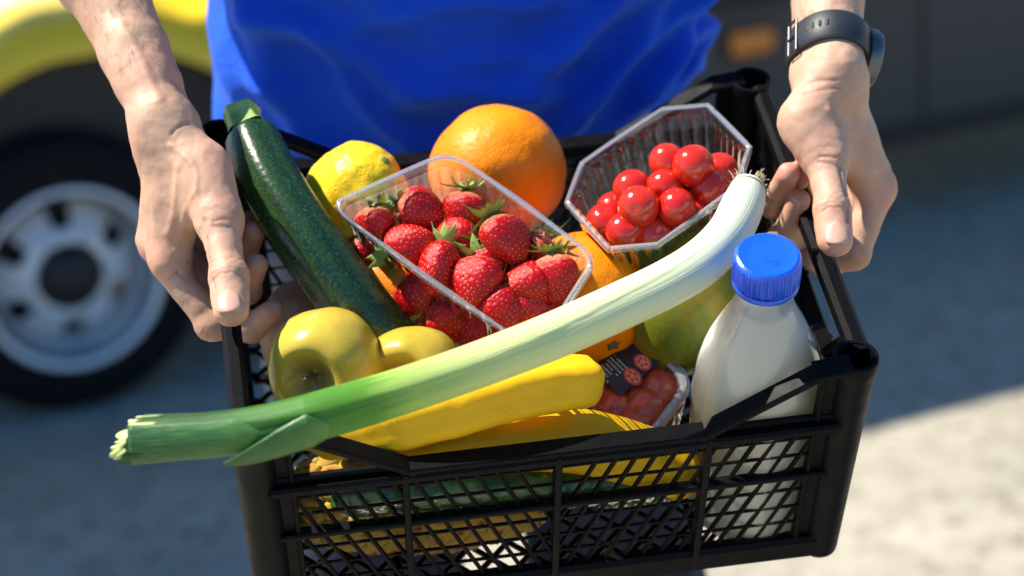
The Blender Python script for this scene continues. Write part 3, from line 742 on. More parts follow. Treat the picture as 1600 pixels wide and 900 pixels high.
# fine hair on the forearms
rng = np.random.default_rng(5); m = MB(); start = 0
for J, vv_ in ((JL, bv[0]), (JR, bv[1])):
    w0, e0 = toW(J['wr'])-PINV, toW(J['el'])-PINV; fx = nrm(e0-w0); N_ = None
    t_ = ((vv_-w0)@fx)/np.linalg.norm(e0-w0); ok = np.where((t_ > .10) & (t_ < .95))[0]
    for k_ in rng.choice(ok, 1100):
        p0 = vv_[k_]; ax0 = w0+fx*((p0-w0)@fx); n_ = nrm(p0-ax0); side_v = np.cross(fx, n_)
        d_ = nrm(-fx+n_*rng.uniform(.15, .45)+side_v*rng.uniform(-.6, .6)); L = rng.uniform(.005, .011); s_ = nrm(np.cross(d_, n_))*.00007
        p1 = p0+d_*L*.55; p2 = p1+nrm(d_-n_*.35+side_v*rng.uniform(-.2, .2))*L*.5
        m.add([p0-s_, p0+s_, p1+s_*.8, p1-s_*.8, p2], [(0, 1, 2, 3), (3, 2, 4)])
tag(m.build('arm_hair', MAT['hair'], body), kind='stuff')
# hair
V = Vox((-.13, -.16, 1.730), (.13, .17, 1.990), .005)
V.cone((0, -.01, 1.865), (0, .03, 1.855), .088, .101, .03); V.cone((0, .05, 1.780), (0, .05, 1.830), .07, .085, .03); V.cone((0, -.13, 1.790), (0, -.085, 1.815), .07, .07, .02, cut=True); V.cone((-.12, -.04, 1.770), (.12, -.04, 1.770), .055, .055, .02, cut=True)
v, q = V.mesh(); link('hair', new_mesh('hair', v+vnormals(v, q)*(fbm(v, 60, 2)*.005)[:, None], q), MAT['hair'], person)

# nails: thin curved plates
def nail(tip, back, up, w, l, name, off, lift=0.0):
    d = nrm(np.asarray(tip)-back); n_ = nrm(up-d*(up@d)); s = np.cross(d, n_)
    vs_, fs = [], []; nu, nv = 12, 13
    for i in range(nu):
        for j in range(nv):
            t = i/(nu-1); a = (j/(nv-1)*2-1)
            wd = w/2*(1-.10*(1-t)**2)*math.sqrt(max(0, 1-max(0, (abs(t-.5)*2)**5*.55)))
            x = a*wd
            p = np.asarray(tip)+d*((t-1)*l+.0015*(1-a*a)*(1 if t > .5 else -1)*abs(t-.5)*2)+s*x+n_*(off-(1-math.sqrt(1-(.78*a)**2))*w*.42-.0009*(t**3)-.0003*(1-t)**2)
            vs_.append(toW(p)-PINV)
    for i in range(nu-1):
        for j in range(nv-1): fs.append((i*nv+j, i*nv+j+1, (i+1)*nv+j+1, (i+1)*nv+j))
    o = link(name, new_mesh(name, vs_, fs), MAT['nail'], body); s_ = o.modifiers.new('solid', 'SOLIDIFY'); s_.thickness = .0006; s_.offset = 0
    return o
for J in (JL, JR):
    d = nrm(J['tt']-J['ti'])
    nail(J['tt']+d*.0055, J['ti'], J['tnail'], .0148, .0130, 'thumbnail', .0101)
f_ = JR['fingers'][1]; nail(f_[3]+nrm(f_[3]-f_[2])*.003, f_[2], -FWD-.5*RIGHT, .0095, .010, 'fingernail', .0070)

# shirt: a draped tube with pulled folds, sleeves
def ring_shirt():
    nz, nph = 210, 300
    zs = np.concatenate([np.full(1, .0), np.linspace(0, 1, nz)])
    H0, H1 = .984, 1.56
    v = np.zeros((nz+3, nph, 3))
    ph = np.arange(nph)/nph*2*math.pi            # 0 = front (-y), increasing towards +x
    sx, cy = np.sin(ph), np.cos(ph)
    for i in range(nz+3):
        k = max(i-3, 0); t = (k/(nz-1))**1.15; z = H0+(H1-H0)*t
        a = .194-.006*smoothstep(0, .35, t)+.028*smoothstep(.4, .8, t)-.115*smoothstep(.86, 1, t)
        b = .122-.004*smoothstep(0, .4, t)+.012*smoothstep(.5, .85, t)-.06*smoothstep(.88, 1, t)
        e = .86
        x = a*np.sign(sx)*np.abs(sx)**e; y = -b*np.sign(cy)*np.abs(cy)**e
        v[i, :, 0] = x; v[i, :, 1] = y; v[i, :, 2] = z
    # folds
    x, z = v[..., 0], v[..., 2]; fr = smoothstep(-.15, .35, cy)[None]
    W = np.array([[noise.noise(Vector((xx*7, zz*9, 3.1))) for xx in x[nz//2]] for zz in z[:, 0]])
    W2_ = np.array([[noise.noise(Vector((math.sin(p)*3.2, math.cos(p)*3.2, zz*13+7))) for p in ph] for zz in z[:, 0]])
    r_ = np.abs(x+.0)
    s1 = z-H0-1.55*np.maximum(x+.02, 0)**1.5*1.6+.03*W          # folds pulled up to the right
    s2 = z-H0-1.2*np.maximum(-x+.02, 0)**1.5*1.5+.035*W2_       # and to the left
    fold = lambda s, lam: (.5+.5*np.cos(2*math.pi*s/lam))**2.2
    d = .011*fold(s1, .066)*smoothstep(-.02, .09, x)+.010*fold(s2+.013, .072)*smoothstep(.02, -.10, x)
    d += .0065*fold(z-H0+.028*W+.25*x*x-.012, .046)*np.exp(-(x/.13)**2)*smoothstep(.03, .07, z-H0)
    d += .006*W2_+.004*W
    # long crossing creases
    def crease(x0, z0, x1, z1, w, am):
        nonlocal d
        dx, dz = x1-x0, z1-z0; L = math.hypot(dx, dz); t = ((x-x0)*dx+(z-z0)*dz)/L/L; n_ = ((x-x0)*-dz+(z-z0)*dx)/L
        d = d+1.5*am*np.exp(-((n_-.006*np.sin(t*5))/w)**2)*smoothstep(-.08, .15, t)*smoothstep(1.1, .8, t)*fr
    crease(-.185, 1.13, -.135, 1.02, .012, .009); crease(-.17, 1.09, -.02, 1.035, .010, .008); crease(.03, 1.03, .20, 1.12, .011, .009)
    crease(.07, 1.0, .205, 1.085, .009, .008); crease(-.12, 1.155, .02, 1.115, .012, -.007); crease(-.07, 1.03, .07, 1.028, .009, .008); crease(.12, .995, .2, 1.04, .010, .009)
    d = d*(.25+.75*smoothstep(-.05, .45, cy))[None]
    amp = smoothstep(.0, .012, z-H0)*.8+.2
    nx, ny = sx*.55, -cy
    L = np.hypot(nx, ny); v[..., 0] += d*amp*nx/L; v[..., 1] += d*amp*ny/L
    # gentle sag of the hem and its stitched turn-up
    hem = np.exp(-((z-H0-.018)/.0016)**2)*.0012
    v[..., 0] -= hem*nx/L; v[..., 1] -= hem*ny/L
    zz = -.014*np.exp(-(x/.14)**2)*(cy > 0)+.020*smoothstep(.05, .19, x)*(cy > -.3)+.003*np.sin(ph*7)[None]
    v[..., 2] += zz*smoothstep(.12, 0, z-H0)
    for i, (ins, up_) in enumerate(((.008, .022), (.0045, .004), (.0015, -.0008))):
        v[i] = v[3]; v[i, :, 0] -= ins*nx/L; v[i, :, 1] -= ins*ny/L; v[i, :, 2] += up_
    return v.reshape(-1, 3), grid_faces(nz+3, nph)
sv, sq = ring_shirt()
parts_v, parts_q = [sv], [sq]
for s in (-1, 1):
    e = toW(elL if s < 0 else elR)-PINV; sh = np.array([s*.19, .055, 1.51]); k = np.linspace(0, 1, 40)[:, None]
    path = sh+(e-sh)*k*.72+np.array([s*.02, 0, 0])*np.sin(k*math.pi)
    R_ = np.interp(k[:, 0], [0, .2, 1], [.085, .082, .072])
    me = sweep(path, R_, 60, sec=lambda th, t: 1+.03*np.sin(3*th+9*t)+.02*np.sin(14*t+th), cap=False)
    co = np.empty(len(me.vertices)*3, np.float32); me.vertices.foreach_get('co', co); parts_v.append(co.reshape(-1, 3)); parts_q.append(grid_faces(40, 60)+sum(len(a) for a in parts_v[:-1]))
shirt = link('t_shirt', new_mesh('t_shirt', np.vstack(parts_v), np.vstack(parts_q)), MAT['shirt'], person); shirt['label'] = 'bright blue short-sleeved t-shirt'
ss = shirt.modifiers.new('solid', 'SOLIDIFY'); ss.thickness = .0012; ss.offset = -1

# trousers and shoes
V = Vox((-.27, -.2, .03), (.27, .26, 1.06), .006)
V.cone((-.085, .02, 1.0), (.085, .02, 1.0), .090, .090, .03); V.cone((-.09, .02, 1.05), (.09, .02, 1.05), .08, .08, .03)
for s in (-1, 1):
    V.cone((s*.088, .03, .92), (s*.105, .0, .50), .090, .072, .04); V.cone((s*.105, .0, .50), (s*.115, .03, .10), .072, .058, .04)
v, q = V.mesh(); N = vnormals(v, q)
v = v+N*(fbm(v, 14, 4, 3)*.007+.004*np.sin(v[:, 2]*95+fbm(v, 8, 6, 2)*5)*smoothstep(.65, .1, v[:, 2]))[:, None]
link('trousers', new_mesh('trousers', v, q), MAT['trousers'], person)
for s in (-1, 1):
    V = Vox((s*.115-.08, -.22, -.02), (s*.115+.08, .14, .16), .005)
    V.cone((s*.118, -.14, .045), (s*.115, .07, .055), .040, .042, .02); V.cone((s*.115, .04, .06), (s*.115, .03, .11), .045, .048, .03)
    V.cone((s*.118, -.16, .030), (s*.115, .07, .030), .040, .036, .02)
    v, q = V.mesh(); v[:, 2] = np.maximum(v[:, 2], .004); link('shoe', new_mesh('shoe', v, q), MAT['shoe'], person)

# wristwatch on the wrist of the hand at picture right
wr, el = JR['wr'], JR['el']; fax = nrm(el-wr)
im, pm = JR['fingers'][0][0], JR['fingers'][3][0]; across = nrm(pm-im); fac = nrm(across-fax*(across@fax)); fdo = np.cross(fax, fac)
wc = wr+fax*.020
watch = link('wristwatch', None, None, person); watch['label'] = 'black rubber strap wristwatch'
# find the skin's cross-section there
hv = bv[1]+PINV; hv = (hv-TWn)@RWn
sl_ = hv[np.abs((hv-wc)@fax) < .002]; cen = (sl_.max(0)+sl_.min(0))/2; cen = wc+(cen-wc)-fax*((cen-wc)@fax)
rel = sl_-cen; ang = np.arctan2(rel@fdo, rel@fac); rr = np.hypot(rel@fdo, rel@fac)
th = np.linspace(-math.pi, math.pi, 97)[:-1]
rs = np.array([rr[np.abs((ang-t+math.pi) % (2*math.pi)-math.pi) < .18].max() if (np.abs((ang-t+math.pi) % (2*math.pi)-math.pi) < .18).any() else .026 for t in th])
rs = np.array([rs[(np.arange(-6, 7)+i) % 96].mean() for i in range(96)])+.0012
def wp(t, r, h): return toW(cen+fac*(math.cos(t)*r)+fdo*(math.sin(t)*r)+fax*h)-PINV
HW = .0112; secp = [(0, -HW), (.0018, -HW), (.0030, -HW+.002), (.0034, 0), (.0030, HW-.002), (.0018, HW), (0, HW)]
vv = [wp(t, r+o_, h) for t, r in zip(th, rs) for o_, h in secp]; k = len(secp)
ff = [((i*k+j), (i*k+(j+1) % k), (((i+1) % 96)*k+(j+1) % k), (((i+1) % 96)*k+j)) for i in range(96) for j in range(k)]
sharp(link('strap', new_mesh('strap', vv, ff), MAT['watch_rubber'], watch), 50)
# which way is picture-right / picture-left round the wrist
def ang_of(dirv): return math.atan2(float(np.dot(dirv, fdo)), float(np.dot(dirv, fac)))
tR = ang_of(RIGHT*1.0-UP*.12+FWD*.25); tL = ang_of(-RIGHT*.92-FWD*.45)
def at_ang(t): return rs[int(round(((t+math.pi)/(2*math.pi))*96)) % 96]
def wrist_frame(t, lift):
    p = wp(t, at_ang(t)+lift, 0); z = nrm(RWn@(fac*math.cos(t)+fdo*math.sin(t))); x = RWn@fax; y = np.cross(z, x)
    return Matrix([[x[i], y[i], z[i], p[i]] for i in range(3)]+[[0, 0, 0, 1]])
case = link('watch_case', lathe([(0, 0), (.0185, 0), (.0205, .002), (.0205, .0085), (.0190, .0108), (.0172, .0112), (.0168, .0100), (0, .0100)], 48), MAT['steel'], watch, M=wrist_frame(tR, .0015)); sharp(case, 35)
m = MB()
for x0, x1, y0, y1 in ((-.013, .013, .0118, .0140), (-.013, .013, -.0140, -.0118), (-.0132, -.0112, -.0140, .0140), (.0112, .0132, -.0140, .0140)): pass
M_ = wrist_frame(tL, .0036)
for a_, b_ in (((-.0125, -.005, 0), (.0125, -.005, 0)), ((-.0125, .005, 0), (.0125, .005, 0)), ((-.0125, -.005, 0), (-.0125, .005, 0)), ((.0125, -.005, 0), (.0125, .005, 0)), ((0, -.005, .0004), (0, .006, .0004))): m.bar(a_, b_, .0016, .0016, (0, 0, 1))
m.build('buckle', MAT['steel'], watch, M=M_)
m = MB()
M2 = wrist_frame(tL+.0, .0034)
for dt in (.55, .75, .95, 1.15):
    pass
tB = ang_of(-FWD-RIGHT*.05)
sg = 1 if ((tB-tL+math.pi) % (2*math.pi)-math.pi) > 0 else -1
for i in range(4):
    t = tL+sg*(.55+.17*i); Mh = wrist_frame(t, .0033)
    link('strap_hole', lathe([(0, .0003), (.0012, .0003), (.0013, 0)], 12), MAT['van_black'], watch, M=Mh@Matrix.Diagonal((2.2, 1, 1, 1)))
# ------------------------------------------------------------------ food in the crate
def ball(r, n=56, mod=None, name='ball', squash=1.0):
    k = n//2+1; a = np.linspace(0, math.pi, k)
    return lathe([(max(r*math.sin(t), 1e-6), -r*squash*math.cos(t)) for t in a], n, mod, name, True)

# oranges
def orange(px, py, z, r, ang, tilt, label, squash=.96, navel=False):
    def mod(TH, T, R, Z):
        d = 1-.05*np.exp(-((T-0)/.06)**2)-.06*np.exp(-((1-T)/.05)**2)
        return R*(1+.006*np.sin(3*TH+1)), Z*np.where(np.abs(Z) > 0, d, 1)
    o = link('orange', lump(ball(r, 72, mod, 'orange', squash), .0016, 30, px), MAT['orange_peel'], M=frame(at(px, py, z), axis(ang, tilt)))
    tag(o, label, 'orange', 'oranges in the crate')
    link('navel' if navel else 'stem_button', lathe([(0, r*squash*.955), (.0030, r*squash*.955), (.0042, r*squash*.945), (.0045, r*squash*.92)], 14, lambda TH, T, R, Z: (R*(1+.25*np.sin(5*TH)), Z)), MAT['brown_twig' if navel else 'green_button'], o)
    return o
orange(778, 270, .148, .0478, 250, -20, 'large orange standing behind the strawberry tray, against the blue shirt')
orange(919, 469, .120, .0468, 62, 38, 'orange partly under the leek, right of the strawberry tray', navel=True)
orange(628, 462, .112, .0440, 200, -30, 'orange mostly hidden under the strawberry tray beside the zucchini')

# lemon
prof = []
for t in .5-.5*np.cos(np.linspace(0, math.pi, 72)):
    z = -.043+.086*t; s = np.clip((t-.5)*2, -1, 1)
    r = .0345*max(0, 1-abs(s)**2.3)**.56
    r = max(r, .0085*math.sqrt(max(0, 1-((abs(s)-.80)/.2)**2)) if abs(s) > .8 else 0)
    prof.append((max(r, 1e-6), z))
lemon = link('lemon', lump(lump(lathe(prof, 72, None, 'lemon', True), .0022, 34, 5), .0007, 110, 2), MAT['lemon_peel'], M=frame(at(553, 312, .152), axis(-48, 38), 20, 1.0))
tag(lemon, 'yellow lemon between the zucchini and the strawberry tray', 'lemon')
link('stem_button', lathe([(0, .0440), (.0022, .0440), (.0034, .0432), (.0036, .0405)], 14, lambda TH, T, R, Z: (R*(1+.2*np.sin(5*TH)), Z)), MAT['green_button'], lemon)

# zucchini
zp = spline([at(388, 205, .197), at(428, 292, .188), at(487, 385, .172), at(549, 470, .150), at(600, 532, .128), at(622, 560, .118)], 90)
zr = np.interp(np.linspace(0, 1, 90), [0, .02, .06, .15, .4, .75, .93, .98, 1], [.0125, .0175, .0192, .0200, .0208, .0222, .0205, .013, .004])
zuc = link('zucchini', sweep(zp, zr, 60, lambda th, t: 1+.022*np.cos(5*th)+.006*np.cos(10*th), name='zucchini'), MAT['zucchini'])
tag(zuc, 'dark green zucchini leaning from the crate corner down behind the apple', 'zucchini')
zd = nrm(zp[0]-zp[2])
stp = spline([zp[0]-zd*.002, zp[0]+zd*.004, zp[0]+zd*.011, zp[0]+zd*.018+RIGHT*.0010], 20)
st = link('stem', sweep(stp, np.interp(np.linspace(0, 1, 20), [0, .2, .7, 1], [.0155, .0128, .0112, .0124]), 50, lambda th, t: 1+.07*np.cos(5*th)+.03*np.cos(10*th+1), cap=False, name='stem'), MAT['zucchini_stem'], zuc)
sd_ = nrm(stp[-1]-stp[-2]); 
link('cut_end', lathe([(1e-5, .0006), (.004, .0007), (.0085, .0004), (.0118, -.0004)], 40, lambda TH, T, R, Z: (R*(1+.06*np.cos(5*TH)), Z+.0004*np.sin(5*TH+9*R*100)), 'cut_end'), MAT['stem_cut'], st, M=frame(stp[-1], sd_))

# apples
def apple(px, py, z, r, ang, tilt, label):
    pr = []
    for t in np.linspace(0, 1, 80):           # t=0 in the stem cavity, 1 at the blossom end
        a = t*math.pi
        rr = r*(math.sin(a)**.82)*(1.0-.10*t)
        zz = r*(.92*math.cos(a)-.50*math.exp(-(a/.34)**2)-0.0+.18*math.exp(-((math.pi-a)/.26)**2))
        pr.append((max(rr, 1e-6), zz))
    o = link('apple', lump(lathe(pr, 80, lambda TH, T, R, Z: (R*(1+.022*np.cos(5*TH)*T+.012*np.cos(2*TH+1)), Z+.02*r*np.cos(2*TH+.5)), 'apple', True), .0012, 28, px), MAT['apple'], M=frame(at(px, py, z), axis(ang, tilt), px))
    tag(o, label, 'apple', 'apples in the crate')
    zz = r*.42
    link('stem', sweep(spline([(0, 0, zz-.006), (.0006, .0003, zz+.004), (.003, .001, zz+.012)], 10), np.linspace(.0012, .0018, 10), 8, name='stem'), MAT['brown_twig'], o)
    return o
apple(510, 572, .157, .0384, 135, 64, 'whole yellow apple with its stem cavity turned to the viewer, left of the crate')
apple(646, 590, .141, .0350, 165, 74, 'yellow apple mostly hidden behind the leek under the strawberry tray')

# mango
mg = ball(.040, 72, lambda TH, T, R, Z: (R*(1+.05*np.cos(TH))*(1-.10*(T-.4)), Z), 'mango', 1.34)
mango = link('mango', lump(mg, .0016, 22, 4), MAT['mango'], M=frame(at(1082, 470, .130), axis(-62, 18), 40))
tag(mango, 'green mango with yellow flush behind the milk bottle', 'mango')
link('stem_scar', lathe([(0, .0543), (.003, .0542), (.0045, .0528), (.005, .051)], 14), MAT['brown_twig'], mango)

# leek, root end at picture right, cut green end at picture left
LK = [(1170, 293, .212, .0122), (1160, 322, .212, .0148), (1138, 366, .214, .0152), (1098, 408, .214, .0158), (1040, 444, .213, .0158), (960, 482, .212, .0158), (880, 518, .211, .0156), (790, 554, .210, .0152), (700, 587, .210, .0150), (600, 620, .212, .0152), (515, 645, .213, .0155), (470, 656, .212, .0150), (410, 668, .209, .0150), (340, 677, .206, .0146), (270, 682, .203, .0150), (208, 686, .200, .0162)]
lp = spline([at(*q[:3]) for q in LK], 260); lr = spline([[q[3]] for q in LK], 260)[:, 0]*.92
tt_ = np.linspace(0, 1, 260); fl = np.interp(tt_, [0, .6, .72, 1], [1, 1, 1.05, .70])
seg = np.cumsum(np.r_[0, np.linalg.norm(np.diff(lp, axis=0), axis=1)]); uu = seg/seg[-1]
def leek_sec(th, t):
    g = smoothstep(.62, .95, t)
    return 1+.010*np.sin(2*th+5*t)+.006*np.sin(3*th-9*t)+g*(.05*np.cos(3*th+1.0)+.03*np.cos(7*th))-.03*np.exp(-((th-2.1)/.10)**2)*smoothstep(.30, .5, t)-.035*smoothstep(0, .05, ((th-.9-2.2*t) % 6.2832))*smoothstep(.9, .1, ((th-.9-2.2*t) % 6.2832))*smoothstep(.12, .3, t)-.03*smoothstep(0, .05, ((th-2.9+1.4*t) % 6.2832))*smoothstep(.8, .1, ((th-2.9+1.4*t) % 6.2832))*smoothstep(.35, .5, t)
me = sweep(lp, np.stack([lr*1.0, lr*fl], 1), 80, leek_sec, up=-FWD, cap=False, name='leek')
a_ = me.attributes['u']; a_.data.foreach_set('value', np.repeat(uu, 80).astype(np.float32))
co = np.empty(len(me.vertices)*3, np.float32); me.vertices.foreach_get('co', co); co = co.reshape(260, 80, 3)
for i in range(236, 260):      # slanting, slightly ragged cut
    w_ = ((i-235)/24)**1.5; rel = co[i]-lp[i]
    co[i] += nrm(lp[-1]-lp[-4])[None]*((-(rel@UP)*.55+.0016*np.sin(np.arange(80)*.55)+.0012*np.sin(np.arange(80)*1.37+1))*w_)[:, None]
me.vertices.foreach_set('co', co.ravel()); me.update()
leek = link('leek', me, MAT['leek']); tag(leek, 'long leek lying across the crate with its cut green end sticking out', 'leek')
# root plate and rootlets
rd = nrm(lp[0]-lp[3])
link('root_plate', lathe([(1e-5, .0035), (.005, .0030), (.0095, .0008), (.0124, -.003)], 30), MAT['leek_root'], leek, M=frame(lp[0], rd))
rng = random.Random(4); m = MB()
for i in range(70):
    a = rng.random()*6.283; r_ = .002+.0100*rng.random()**.5; b1 = np.cross(rd, [0, 0, 1.]); b1 /= np.linalg.norm(b1); b2 = np.cross(rd, b1)
    p0 = lp[0]+b1*math.cos(a)*r_+b2*math.sin(a)*r_+rd*.001; dd = nrm(rd*.8+(b1*math.cos(a)+b2*math.sin(a))*rng.uniform(.1, 1.2)); L = rng.uniform(.002, .0055)
    p1 = p0+dd*L*.6; p2 = p1+nrm(dd+np.array([rng.uniform(-.7, .7) for _ in range(3)]))*L*.5
    m.bar(p0, p1, .0005, .0005, (0, .3, 1), 0); m.bar(p1, p2, .0004, .0004, (0, .3, 1), 0)
tag(m.build('rootlets', MAT['leek_root'], leek), kind='stuff')
# leaf sheets: curved strips following the shaft, peeling away
def strip(name, i0, i1, th0, th1, off0, off1, wfun, mat='leek_leaf', n=50, w=17, lift=None):
    idx = np.linspace(i0, i1, n).astype(int); T = np.gradient(lp, axis=0); T /= np.linalg.norm(T, axis=1)[:, None]
    vv, uu_, v_ = [], [], []
    for k_, i in enumerate(idx):
        t = k_/(n-1); a = -FWD-T[i]*(-FWD@T[i]); a = nrm(a); b = np.cross(T[i], a)
        c0, c1 = th0, th1; mid = (c0+c1)/2; hw = (c1-c0)/2*wfun(t)
        r_ = lr[i]+off0+(off1-off0)*min(1, t*3.5)
        for j in range(w):
            s_ = j/(w-1)*2-1; th_ = mid+hw*s_
            p_ = lp[i]+b*math.cos(th_)*r_+a*math.sin(th_)*r_*fl[i]
            if lift is not None: p_ = p_+lift(t, s_)
            vv.append(p_); uu_.append(t); v_.append(j/(w-1)*.4+th0)
    o = link(name, new_mesh(name, vv, grid_faces(n, w, False), True, {'u': uu_, 'v': v_}), MAT[mat], leek); s_ = o.modifiers.new('solid', 'SOLIDIFY'); s_.thickness = .0012; s_.offset = 1
    return o
# th: 0 = across (picture: lower or upper edge), pi/2 = towards the viewer
dn = -UP
strip('leaf', 172, 222, 1.25, 3.7, -.0018, .0022, lambda t: min(1, .1+(t*3.2)**.8)*(1-.93*t**2.2), lift=lambda t, s: dn*(.0055*t**1.5)+(-FWD)*.002*t)
strip('leaf', 200, 259, 1.0, 2.75, -.0018, .0012, lambda t: min(1, .1+(t*4)**.7), lift=lambda t, s: (-FWD)*.0006*t)
# cut end: nested folded leaf layers
ed = nrm(lp[-1]-lp[-4]); ea = nrm(-FWD-ed*(-FWD@ed)); eb = np.cross(ed, ea)
for k_, (sc_, ln, op) in enumerate(((.78, .001, .5), (.69, .004, 3.3), (.60, .006, 1.0), (.51, .002, 4.6), (.46, .008, 1.9), (.34, .005, 2.8), (.22, .009, .3), (.11, .006, 2.0))):
    vv = []; nn = 44
    for i in range(5):
        for j in range(nn):
            th_ = op+.25+(2*math.pi-.5)*j/(nn-1); r_ = lr[-1]*sc_*(1+.04*math.sin(3*th_+k_*2)+.04*math.sin(8*th_+k_)); z_ = -.012+(ln+.012+.0022*math.sin(2*th_+k_*1.7)+.0015*math.sin(5*th_+k_))*i/4
            vv.append(lp[-1]+eb*math.cos(th_)*r_+ea*math.sin(th_)*r_*fl[-1]+ed*(z_-(eb@UP*math.cos(th_)*r_+ea@UP*math.sin(th_)*r_*fl[-1])*.55)+dn*.0006*k_)
    o = link('cut_leaf', new_mesh('cut_leaf', vv, grid_faces(5, nn, False)), MAT['leek_cut'], leek); s_ = o.modifiers.new('solid', 'SOLIDIFY'); s_.thickness = .0010; s_.offset = -1

# bananas
def banana(pts, rs_, label, up, sec=1.0):
    P = spline([at(*q) for q in pts], 90); R = np.interp(np.linspace(0, 1, 90), *rs_)
    o = link('banana', lump(sweep(P, R, 50, lambda th, t: 1+.060*np.cos(5*th+.4)*smoothstep(0, .1, t)*smoothstep(1, .93, t), up=up, name='banana'), .0009, 40, 3), MAT['banana'])
    return tag(o, label, 'banana', 'bananas in the crate')
banana([(480, 690, .112), (530, 684, .130), (620, 664, .145), (720, 637, .152), (810, 612, .154), (880, 600, .151), (915, 598, .148), (926, 598, .146)], ([0, .05, .12, .3, .6, .88, .955, .985, 1], [.006, .0075, .014, .0178, .0180, .0165, .0125, .0075, .001]), 'upper banana right under the leek with its rounded tip visible', (0, -.3, 1))
banana([(560, 715, .100), (640, 712, .104), (700, 703, .107), (800, 690, .108), (900, 690, .103), (980, 708, .091), (1035, 728, .078), (1066, 740, .070), (1078, 744, .066)], ([0, .05, .12, .3, .6, .85, .95, .985, 1], [.006, .009, .0155, .0195, .0205, .0185, .0140, .008, .001]), 'lower banana along the front rim, its tip seen through the mesh', (0, -.3, 1))

# ---------------------------------------------------------------- trays
def rloop(n, r):
    """closed loop round the unit square with rounded corners"""
    seg = []; k = n//8
    for (cx, cy, a0) in ((1-r, 1-r, 0), (r, 1-r, 90), (r, r, 180), (1-r, r, 270)):
        for i in range(k): a = rad(a0+90*i/(k-1)); seg.append((cx+r*math.cos(a), cy+r*math.sin(a)))
    P = np.array(seg+[seg[0]]); L = np.r_[0, np.cumsum(np.linalg.norm(np.diff(P, axis=0), axis=1))]
    s = np.linspace(0, L[-1], n, endpoint=False)
    return np.stack([np.interp(s, L, P[:, 0]), np.interp(s, L, P[:, 1])], 1), s/L[-1]
def chloop(n, c):
    P = np.array([(1, c), (1, 1-c), (1-c, 1), (c, 1), (0, 1-c), (0, c), (c, 0), (1-c, 0), (1, c)]); L = np.r_[0, np.cumsum(np.linalg.norm(np.diff(P, axis=0), axis=1))]
    s = np.linspace(0, L[-1], n, endpoint=False); return np.stack([np.interp(s, L, P[:, 0]), np.interp(s, L, P[:, 1])], 1), s/L[-1]
def tray(name, c4, depth, shrink, loop, ribs, label, ribamp=.0011, cat='tray', tint='clear_tray', lipw=.0045):
    """c4: the rim's corners A(0,0) B(1,0) C(1,1) D(0,1) in the crate frame"""
    A_, B_, C_, D_ = [np.asarray(q, float) for q in c4]
    nrm_ = nrm(np.cross(C_-A_, D_-B_)); nrm_ = nrm_*np.sign(nrm_[2])
    q2, s = loop; n = len(q2); cen = (A_+B_+C_+D_)/4
    def Q(uv): u, v = uv[:, :1], uv[:, 1:]; return A_*(1-u)*(1-v)+B_*u*(1-v)+C_*u*v+D_*(1-u)*v
    top = Q(q2); out = top-cen; out = out-(out@nrm_)[:, None]*nrm_; out /= np.linalg.norm(out, axis=1)[:, None]
    bot = cen+(top-cen)*(1-shrink)-nrm_*depth
    rings = []
    for t in (0.0, .02, .2, .4):
        rings.append(cen-nrm_*depth+nrm_*.002*(1-t)*(t > 0)+(bot-(cen-nrm_*depth))*(t/.4*.985))
    rings = [cen-nrm_*depth*.94+(bot-(cen-nrm_*depth))*t for t in (0, .5, .93)]+[bot-nrm_*.0]
    nw = 26
    for i in range(1, nw+1):
        t = i/nw; w = smoothstep(.02, .12, t)*smoothstep(.90, .80, t)
        rings.append(bot+(top-bot)*t+out*(ribamp*w*np.clip(np.sin(s*2*math.pi*ribs)*2.2, -1, 1))[:, None])
    rings.append(top+out*.001+nrm_*.0006)
    v = np.vstack(rings); f = grid_faces(len(rings), n)
    o = link(name, new_mesh(name, v, f), MAT[tint]); tag(o, label, cat)
    lip = []
    for a_, b_ in ((.0006, .0004), (.0020, .0015), (lipw*.7, .0015), (lipw, .0004), (lipw*1.05, -.0022), (lipw*.8, -.0022), (lipw*.75, -.0004), (.002, .0004)): lip.append(top+out*a_+nrm_*b_)
    v = np.vstack(lip+[lip[0]]); link('rim', new_mesh('rim', v, grid_faces(len(lip)+1, n)), MAT['clear_rim'], o)
    return o, cen, nrm_
SB = [at(519, 322, .196), at(704, 243, .206), at(925, 402, .190), at(835, 545, .168)]
stray, scen, snrm = tray('strawberry_tray', SB, .058, .13, rloop(480, .12), 46, 'clear plastic tray of strawberries on top of the fruit', ribamp=.0014)
TB = [at(868, 288, .180), at(1080, 144, .203), at(1190, 258, .203), at(980, 412, .180)]
ttray, tcen, tnrm = tray('tomato_tray', TB, .048, .12, chloop(480, .22), 40, 'clear plastic tray of red cherry tomatoes in the crate corner', ribamp=.0012, tint='tomato_tray_clear')

